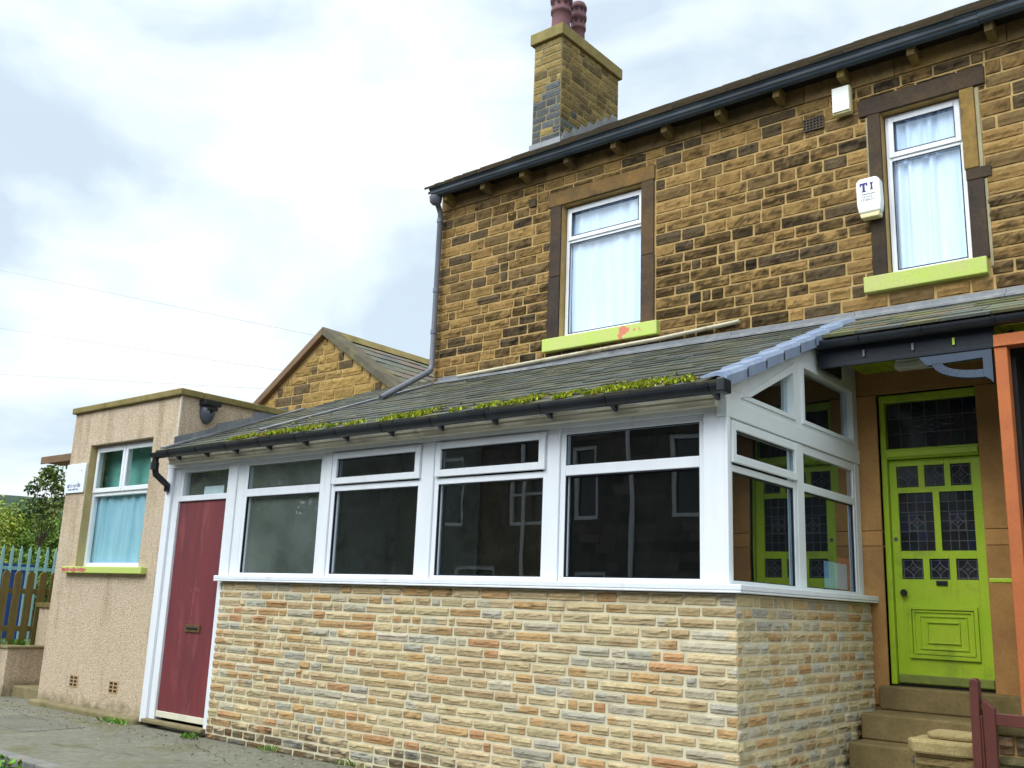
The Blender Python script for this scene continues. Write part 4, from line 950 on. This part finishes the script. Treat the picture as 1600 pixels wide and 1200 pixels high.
mb=MB(); mb.prism([(1.452,-.1),(1.502,-.1),(1.508,.975),(1.498,.995),(1.472,.995),(1.462,.975)],-.06,.015,'Y'); mb.box(1.495,1.518,-.045,.0,-.1,.80); mb.build('gate_post',M['maroon'],gt,bevel=.006)
mb=MB(); mb.prism([(1.525,.02),(1.575,.02),(1.583,.842),(1.522,.888),(1.518,.87)],-.045,.0,'Y'); mb.build('gate_stile',M['maroon'],gt,bevel=.004)
mb=MB(); mb.box(1.58,2.5,-.035,-.008,.752,.818); mb.box(1.58,2.5,-.035,-.008,.15,.22); mb.build('gate_rail',M['maroon'],gt,bevel=.004)
for k in range(6): mb=MB(); mb.box(1.72+k*.13,1.79+k*.13,-.007,.012,.06,.72); mb.build('gate_slat',M['maroon'],gt,bevel=.003)
mb=MB(); mb.box(1.505,1.524,-.03,-.01,.83,.86); mb.build('latch',M['brass'],gt)

# ================================================================== LEFT SIDE YARD
lw=empty('low_wall',(-10.6,.4,0),'low pebbledash retaining wall left of the annex','wall')
mb=MB(); mb.box(-12.6,-10.35,0,.24,-.2,.50); mb.box(-10.55,-10.35,.24,1.7,-.2,.50); mb.build('wall',M['pebble'],lw)
mb=MB(); mb.box(-12.6,-10.33,-.02,.26,.50,.535); mb.box(-10.57,-10.33,.264,1.7,.50,.535); mb.build('coping',M['concrete'],lw,bevel=.01)
mb=MB(); mb.box(-10.60,-10.28,.46,.80,.536,1.04); mb.build('end_pier',M['pebble'],lw); mb=MB(); mb.box(-10.66,-10.24,.43,.84,1.041,1.10); mb.build('pier_cap',M['fence_wood'],lw)
ys=empty('alley_step',(-9.9,.4,0),'concrete step between the pebbledash annex and low wall','step')
mb=MB(); mb.box(-10.34,-9.39,.12,1.6,-.2,.04); mb.build('slab',M['concrete'],ys,bevel=.012)
pf=empty('picket_fence',(-10.8,.6,.5),'mossy brown wooden picket fence behind the low wall','fence')
for k in range(12):
    y=-.30+k*.168; mb=MB(); w=.05; t=rnd.uniform(-.01,.01)
    mb.prism([(y-w,.50),(y+w,.50),(y+w+t,1.47+t),(y+w*.4+t,1.51),(y-w*.4+t,1.51),(y-w+t,1.47)],-10.81,-10.79,'X'); mb.build('picket',M['fence_wood'],pf)
for z in (.74,1.24): mb=MB(); mb.box(-10.855,-10.811,-.4,1.7,z-.035,z+.035); mb.build('rail',M['fence_wood'],pf)
for y in (-.38,1.62): mb=MB(); mb.box(-10.96,-10.86,y-.04,y+.06,.3,1.40); mb.build('post',M['fence_wood'],pf)
pa=empty('palisade_fence',(-15,2,0),'pale green steel palisade fence behind the picket fence','fence')
y=.2
while y<5.2:
    mb=MB(); w=.025; mb.prism([(y-w,0),(y+w,0),(y+w,1.93),(y,2.02),(y-w,1.93)],-15.0,-14.985,'X'); mb.build('pale',M['palisade'],pa); y+=.158
for z in (.35,1.62): mb=MB(); mb.box(-15.06,-15.02,.1,5.3,z-.03,z+.03); mb.build('rail',M['palisade'],pa)
co=empty('blue_container',(-18.3,2,0),'blue ribbed steel container behind the palisade fence','container')
mb=MB(); mb.box(-19.4,-17.1,-1.2,3.35,.05,1.66); 
for k in range(17): mb.box(-17.099,-17.06,-1.15+k*.265,-1.02+k*.265,.15,1.55)
mb.build('body',M['container'],co); mb=MB(); mb.box(-19.42,-17.04,-1.22,3.37,1.661,1.74); mb.box(-19.42,-17.04,-1.22,3.37,-.05,.049); mb.build('edge_rail',M['container'],co)
# plants -------------------------------------------------------------
def leaf_quad(mb,p,s,c,rr):
    n=Vector((rr.gauss(0,1),rr.gauss(0,1),rr.gauss(0,1)+.8)).normalized(); a=n.orthogonal().normalized(); 
    a=(Matrix.Rotation(rr.uniform(0,6.28),3,n)@a); b=n.cross(a)
    l=s*rr.uniform(.8,1.5); w=s*rr.uniform(.35,.6)
    mb.face([p-a*l*.5,p+b*w*.5+n*.1*w,p+a*l*.5,p-b*w*.5+n*.1*w],c)
def tree(name,x,y,z0,h,rad,label,cols,seed,n=2600,leaf=.16,trunk=.1,low=.12,clumps=16,aspect=1.0,group='trees beyond the fences'):
    rr=random.Random(seed); t=empty(name,(x,y,z0),label,'tree',group)
    mb=MB(); pts=[Vector((x,y,z0-.1))]
    for k in range(1,6): pts.append(Vector((x+rr.uniform(-.08,.08)*k*.6,y+rr.uniform(-.08,.08)*k*.6,z0+h*.85*k/5)))
    mb.tube(pts,[trunk,trunk*.85,trunk*.7,trunk*.55,trunk*.35,trunk*.12],8)
    cl=[]
    for _ in range(clumps):
        a=rr.uniform(0,6.28); zz=rr.uniform(low,1.0); prof=math.sin(min(1,max(0.08,(zz-low)/(1-low)))*math.pi*.92+.18)
        r=rad*max(.15,prof)*rr.uniform(.35,.95); c=Vector((x+math.cos(a)*r,y+math.sin(a)*r,z0+h*zz*.93)); s=rad*rr.uniform(.28,.5)
        cl.append((c,s,rr.uniform(.65,1.3),rr.choice(cols)))
        b=pts[min(4,max(1,int(zz*4)))]; mb.tube([b,(b+c)/2+Vector((0,0,-.05*h*rr.random())),c],[trunk*.35,trunk*.22,trunk*.08],6)
    mb.build('trunk',M['bark'],t)
    mb=MB()
    for i in range(n):
        c,s,k,col=cl[rr.randrange(len(cl))]
        d=Vector((rr.gauss(0,1),rr.gauss(0,1),rr.gauss(0,.8))); d=d.normalized()*s*(rr.random()**.45)
        kk=k*rr.uniform(.7,1.35); leaf_quad(mb,c+d*Vector((1,1,1)).x,leaf,(col[0]*kk,col[1]*kk,col[2]*kk),rr)
    mb.build('crown',M['leaf'],t)
gA=[(.17,.26,.03),(.22,.29,.03),(.13,.22,.04)]; gB=[(.30,.31,.03),(.26,.28,.04),(.18,.26,.04)]; gC=[(.11,.21,.05),(.15,.24,.04)]
tree('broadleaf_tree',-24.5,5.3,0,3.3,1.6,'olive green bushy tree at the left edge behind the palisade fence',gB,1,n=8000,leaf=.12,clumps=30,low=.05)
tree('broadleaf_tree',-25.5,6.9,0,3.5,1.6,'fresh green bushy tree rising behind the middle of the palisade fence',gA,2,n=8000,leaf=.12,clumps=30,low=.05)
tree('broadleaf_tree',-24.0,7.0,0,3.35,1.6,'dark green bushy tree close behind the annex corner',gC,3,n=8500,leaf=.12,clumps=26,low=.05)
tree('slender_tree',-20.0,4.85,0,4.35,.70,'slender young tree with open leafy top beside the brown canopy',[(.06,.12,.03),(.10,.14,.02)],4,n=1100,leaf=.12,trunk=.04,low=.66,clumps=12)
tree('broadleaf_tree',-31,10.0,0,4.0,2.2,'hazy green tree farther back showing between the bushy trees',gB,5,n=5200,leaf=.15,clumps=24,low=.05)
tree('broadleaf_tree',-31,7.6,0,3.9,2.2,'mid green tree farthest behind the palisade fence at the frame edge',gA,6,n=5200,leaf=.15,clumps=24,low=.05)
def tufts(mb,x,y,z,n,sp,h,cols,rr):
    for _ in range(n):
        p=Vector((x+rr.gauss(0,sp),y+rr.gauss(0,sp*.5),z)); a=rr.uniform(0,6.28); d=Vector((math.cos(a),math.sin(a),0)); hh=h*rr.uniform(.5,1.2); c=rr.choice(cols); e=Vector((-d.y,d.x,0))*hh*.13
        mb.face([p-e,p+e,p+d*hh*.4+Z_*hh*.7+e*.6,p+d*hh*.75+Z_*hh*.8],c)
mb=MB(); rr=random.Random(5); gg=[(.10,.26,.02),(.14,.32,.03),(.20,.30,.03),(.07,.18,.02)]
for x,y,z,n,sp,h in ((-7.35,-.20,-.10,40,.07,.06),(-7.1,-.2,-.1,40,.05,.07),(-5.75,-.22,-.09,40,.07,.06),(-4.55,-.16,-.07,30,.08,.05),(-3.5,-.14,-.07,25,.1,.05),(-10.7,.3,.5,30,.1,.12),(-11.0,.1,.5,30,.1,.12)): tufts(mb,x,y,z,n,sp,h,gg,rr)
tag(mb.build('weeds',M['leaf']),'green weeds sprouting along the foot of the walls','weeds',kind='stuff')
mb=MB()
for _ in range(420):
    x=rr.uniform(-6.6,-4.55); y=-2.06-rr.random()**1.5*.45; c=rr.choice([(.10,.28,.02),(.16,.34,.03),(.08,.2,.02),(.45,.16,.04) if rr.random()<.3 else (.12,.26,.03)])
    if noise.noise((x*2.5,y*2.5,3))<.0: continue
    leaf_quad(mb,Vector((x,y,-.19+rr.uniform(.0,.12))),.075,c,rr)
tag(mb.build('gutter_leaves',M['leaf']),'green weeds and fallen leaves in the road channel by the kerb','leaves',kind='stuff')
# loose grit and leaf litter on the pavement
mb=MB()
for _ in range(900):
    x=rr.uniform(-11,-3.0); y=-.18-abs(rr.gauss(0,.35)); s=rr.uniform(.004,.014)
    if y<-1.85: continue
    k=rr.uniform(.5,1.3); c=rr.choice([(.35,.33,.28),(.28,.22,.13),(.16,.13,.07),(.22,.25,.06)]); p=Vector((x,y,-.0935)); 
    a=[(p+Vector((rr.uniform(-s,s)*1.5,rr.uniform(-s,s)*1.5,rr.uniform(0,s)))) for _ in range(3)]; q=p+Vector((0,0,s*1.1))
    mb.face([a[0],a[1],q],tuple(v*k for v in c)); mb.face([a[1],a[2],q],tuple(v*k for v in c)); mb.face([a[2],a[0],q],tuple(v*k for v in c))
tag(mb.build('pavement_grit',M['gravel']),'loose grit and leaf litter scattered along the pavement edge','litter',kind='stuff')

# ================================================================== GROUND, HILL, WIRES, OPPOSITE TERRACE
ZP=-.095
def structure(mb,name,mat,**k): return tag(mb.build(name,mat,**k),kind='structure')
mb=MB(); mb.face([(-900,-900,-.40),(900,-900,-.40),(900,900,-.40),(-900,900,-.40)]); structure(mb,'ground',M['soil'])
mb=MB(); mb.box(-60,40,-1.88,9,-.35,ZP); structure(mb,'pavement',M['tarmac'])
mb=MB(); mb.box(-8.35,-7.0,-1.25,-.62,ZP-.02,ZP+.004); structure(mb,'pavement_patch',M['patch'])
mb=MB(); rq=random.Random(12)
def crack(x,y,n,dx,dy,w):
    p=Vector((x,y,ZP+.0085))
    for _ in range(n):
        q=p+Vector((dx*rq.uniform(.5,1.4),dy+rq.uniform(-.05,.05),0)); t=(q-p).normalized(); e=Vector((-t.y,t.x,0))*w*rq.uniform(.4,1.2)
        mb.face([p-e,q-e,q+e,p+e]); p=q
crack(-9.6,-.55,26,.12,-.012,.004); crack(-6.2,-1.4,14,.13,.02,.004); crack(-7.2,-.6,9,-.02,-.13,.004); crack(-5.6,-.5,12,.11,-.02,.0035)
structure(mb,'pavement_cracks',M['black'])
mb=MB(); x=-60
while x<40: mb.box(x+.004,x+.91,-2.02,-1.881,-.36,ZP+.006); x+=.914
structure(mb,'kerb',M['kerb'],bevel=.012)
mb=MB(); mb.box(-60,40,-8.8,-2.021,-.38,-.20); structure(mb,'road',M['road'])
mb=MB(); mb.box(-60,40,-12.0,-8.801,-.38,-.08); structure(mb,'far_pavement',M['tarmac'])
mb=MB(); rows=[]
for i in range(40):
    r=[]
    for j in range(60):
        t=i/39; ang=R(95+j*2.2); d=150+t*420
        r.append((math.cos(ang)*d,math.sin(ang)*d,-2+ (t**.8)*50*(1+.16*noise.noise((ang*3,t*2,0)))+ (2.2*noise.noise((math.cos(ang)*d*.06,math.sin(ang)*d*.06,1))+1.5*noise.noise((math.cos(ang)*d*.2,math.sin(ang)*d*.2,4)))))
    rows.append(r)
mb.grid(rows,flip=True); structure(mb,'hill',M['hill'])
for i,(a,b,lab) in enumerate((((-43.19,12,15.72),(-18.83,12,8.81),'highest of the thin overhead cables, sagging towards the gable'),((-42.17,12,12.73),(-20.5,12,8.0),'middle overhead cable, thin, meeting the gable roof line'),((-41.39,12,10.48),(-21.7,12,7.61),'lowest and faintest of the thin overhead cables'))):
    a=Vector(a); b=Vector(b); d=b-a; a2=a-d*.6; b2=b+d*.9; pts=[]
    for k in range(25):
        t=k/24; p=a2.lerp(b2,t); p.z+=0; pts.append(p)
    mb=MB(); mb.tube(pts,(.0095,.009,.007)[i],6); tag(mb.build('overhead_cable',M['wire']),lab,'cable','overhead cables')
op=empty('opposite_terrace',(-4,-14,0),'dark stone terrace across the road mirrored in the conservatory glass','terrace')
OY=-12.0
wins=[(-9.95,-9.25,3.25,4.9),(-7.4,-6.3,3.25,5.0),(-11.85,-10.6,3.15,4.3),(-14.4,-13.3,3.2,4.9),(-4.0,-2.9,3.2,4.9),(-1.6,-.9,3.2,4.9),(1.5,2.6,3.2,4.9),(5,6,3.2,4.9),(-9.9,-9.0,.1,2.1),(-6.2,-5.3,.1,2.1),(-13.5,-12.2,.7,2.2),(-3.9,-2.4,.7,2.2),(1.2,2.6,.7,2.2)]
mb=MB(); sheet(mb,-17.8,9,-.3,6.9,OY-.3,OY,wins); mb.box(-17.8,9,OY-8,OY-7.7,-.3,6.9); mb.box(-17.8,-17.5,OY-7.7,OY-.3,-.3,6.9); mb.box(8.7,9,OY-7.7,OY-.3,-.3,6.9)
for (v0,v1) in courses(-.1,6.8,.2,.1):
    x=-17.8+rnd.uniform(0,.3)
    while x<8.6:
        l=rnd.uniform(.3,.6); k=rnd.uniform(.5,1.7)
        if not any(h[0]-.05<x+l and x<h[1]+.05 and h[2]<v1 and h[3]>v0 for h in wins): mb.box(x+.008,x+l-.008,OY+.0,OY+.02,v0+.008,v1-.008,col=(k,k*.95,k*.9))
        x+=l
mb.build('wall',M['wall_far'],op)
mb=MB(); mb.prism([(OY+.35,6.75),(OY-4.0,9.4),(OY-8.4,6.75),(OY-8.4,6.9),(OY-4.0,9.55),(OY+.35,6.9)],-18.0,9.2,'X'); mb.build('roof',M['road'],op)
for w in wins:
    mb=MB(); bar_frame(mb,'Y',w[0],w[1],w[2],w[3],.09,OY-.12,OY-.05); mb.box(w[0]+.09,w[1]-.09,OY-.12,OY-.05,w[2]+(w[3]-w[2])*.62,w[2]+(w[3]-w[2])*.62+.06); f=mb.build('window',M['far_white'],op)
    slab('Y',w[0]+.05,w[1]-.05,w[2]+.05,w[3]-.05,OY-.16,OY-.13).build('pane',M['far_glass'],f)
for x in (-8.32,-7.1 if False else -5.9,-11.3,-2.2): mb=MB(); mb.tube([(x,OY+.09,-.1),(x,OY+.09,6.7)],.055,10); mb.build('drainpipe',M['far_white'],op,smooth=True)
tree('hedge_tree',-22.2,-13.5,-.2,8.0,4.0,'broad green tree beyond the end of the opposite terrace',gA,15,n=12000,leaf=.30,clumps=40,low=.02,trunk=.16,group='trees across the road')
tree('hedge_tree',-28,-13,-.2,8.2,4.2,'broad olive tree farther along across the road',gB,16,n=12000,leaf=.30,clumps=40,low=.02,trunk=.16,group='trees across the road')
tree('hedge_tree',-34,-12.5,-.2,8.2,4.2,'dark green tree farthest along across the road',gC,17,n=8000,leaf=.30,clumps=40,low=.02,trunk=.16,group='trees across the road')

# ================================================================== WORLD, SUN, CAMERA
SUN_EL,SUN_AZ=R(46),R(190)     # azimuth measured clockwise from +Y
w=bpy.data.worlds.new('World'); sc.world=w; w.use_nodes=True; nt=w.node_tree; N=nt.nodes; L=nt.links; N.clear()
o=N.new('ShaderNodeOutputWorld'); sky=N.new('ShaderNodeTexSky'); sky.sky_type='NISHITA'; sky.sun_disc=False; sky.sun_elevation=SUN_EL; sky.sun_rotation=SUN_AZ; sky.air_density=1.0; sky.dust_density=1.5
bg1=N.new('ShaderNodeBackground'); bg1.inputs[1].default_value=.11; L.new(sky.outputs[0],bg1.inputs[0])
tc=N.new('ShaderNodeTexCoord'); mp=N.new('ShaderNodeMapping'); mp.inputs['Scale'].default_value=(1.0,1.0,1.9); mp.inputs['Location'].default_value=(5.3,2.2,1.4); L.new(tc.outputs['Generated'],mp.inputs['Vector'])
n1=N.new('ShaderNodeTexNoise'); n1.inputs['Scale'].default_value=3.4; n1.inputs['Detail'].default_value=10; n1.inputs['Roughness'].default_value=.50; n1.inputs['Distortion'].default_value=.35; L.new(mp.outputs[0],n1.inputs['Vector'])
cr=N.new('ShaderNodeValToRGB'); e=cr.color_ramp.elements; e[0].position=.41; e[0].color=(.475,.565,.645,1); e[1].position=.58; e[1].color=(.72,.73,.735,1); x=e.new(.485); x.color=(.60,.68,.73,1)
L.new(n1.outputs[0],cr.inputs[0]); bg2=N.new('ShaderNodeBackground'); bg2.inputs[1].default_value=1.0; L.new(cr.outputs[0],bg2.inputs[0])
# overcast glow round the hidden sun, added out of view to light facade, porch
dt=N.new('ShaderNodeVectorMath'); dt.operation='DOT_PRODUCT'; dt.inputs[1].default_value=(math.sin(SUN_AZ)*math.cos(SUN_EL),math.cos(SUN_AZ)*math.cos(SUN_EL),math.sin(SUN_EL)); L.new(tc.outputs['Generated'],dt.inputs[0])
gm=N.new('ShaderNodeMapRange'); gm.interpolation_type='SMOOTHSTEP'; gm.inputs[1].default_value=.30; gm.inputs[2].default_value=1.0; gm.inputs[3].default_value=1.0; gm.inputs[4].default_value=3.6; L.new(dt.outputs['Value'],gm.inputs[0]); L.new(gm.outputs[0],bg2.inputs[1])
n2=N.new('ShaderNodeTexNoise'); n2.inputs['Scale'].default_value=1.7; n2.inputs['Detail'].default_value=7; L.new(mp.outputs[0],n2.inputs['Vector'])
mr=N.new('ShaderNodeMapRange'); mr.inputs[1].default_value=.30; mr.inputs[2].default_value=.55; mr.inputs[3].default_value=.86; mr.inputs[4].default_value=1.0; L.new(n2.outputs[0],mr.inputs[0])
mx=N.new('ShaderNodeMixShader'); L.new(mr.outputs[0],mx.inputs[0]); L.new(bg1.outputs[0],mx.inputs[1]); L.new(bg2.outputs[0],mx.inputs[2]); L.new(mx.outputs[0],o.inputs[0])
ld=bpy.data.lights.new('sun','SUN'); ld.energy=.9; ld.angle=R(24); ld.color=(1,.97,.91); lo=bpy.data.objects.new('sun',ld); C.objects.link(lo)
sd=Vector((math.sin(SUN_AZ)*math.cos(SUN_EL),math.cos(SUN_AZ)*math.cos(SUN_EL),math.sin(SUN_EL))); lo.rotation_euler=(-sd).to_track_quat('-Z','Y').to_euler(); lo.location=(0,-20,30)
cd=bpy.data.cameras.new('camera'); cam=bpy.data.objects.new('camera',cd); C.objects.link(cam); sc.camera=cam
cd.sensor_fit='HORIZONTAL'; cd.sensor_width=36; cd.lens=36*1516.411/1600; cd.clip_start=.05; cd.clip_end=3000
r0=Vector((.77659108,.62892347,.03689943)); r1=Vector((-.11203331,.19550006,-.97428346)); r2=Vector((-.61996358,.75248587,.22228398))
m3=Matrix((r0,-r1,-r2)).transposed(); cam.matrix_world=Matrix.Translation((3.0337,-6.0873,1.2980))@m3.to_4x4()
sc.view_settings.view_transform='Standard'; sc.view_settings.look='None'; sc.view_settings.exposure=.62; sc.view_settings.gamma=1
sc.cycles.max_bounces=8; sc.cycles.transparent_max_bounces=16
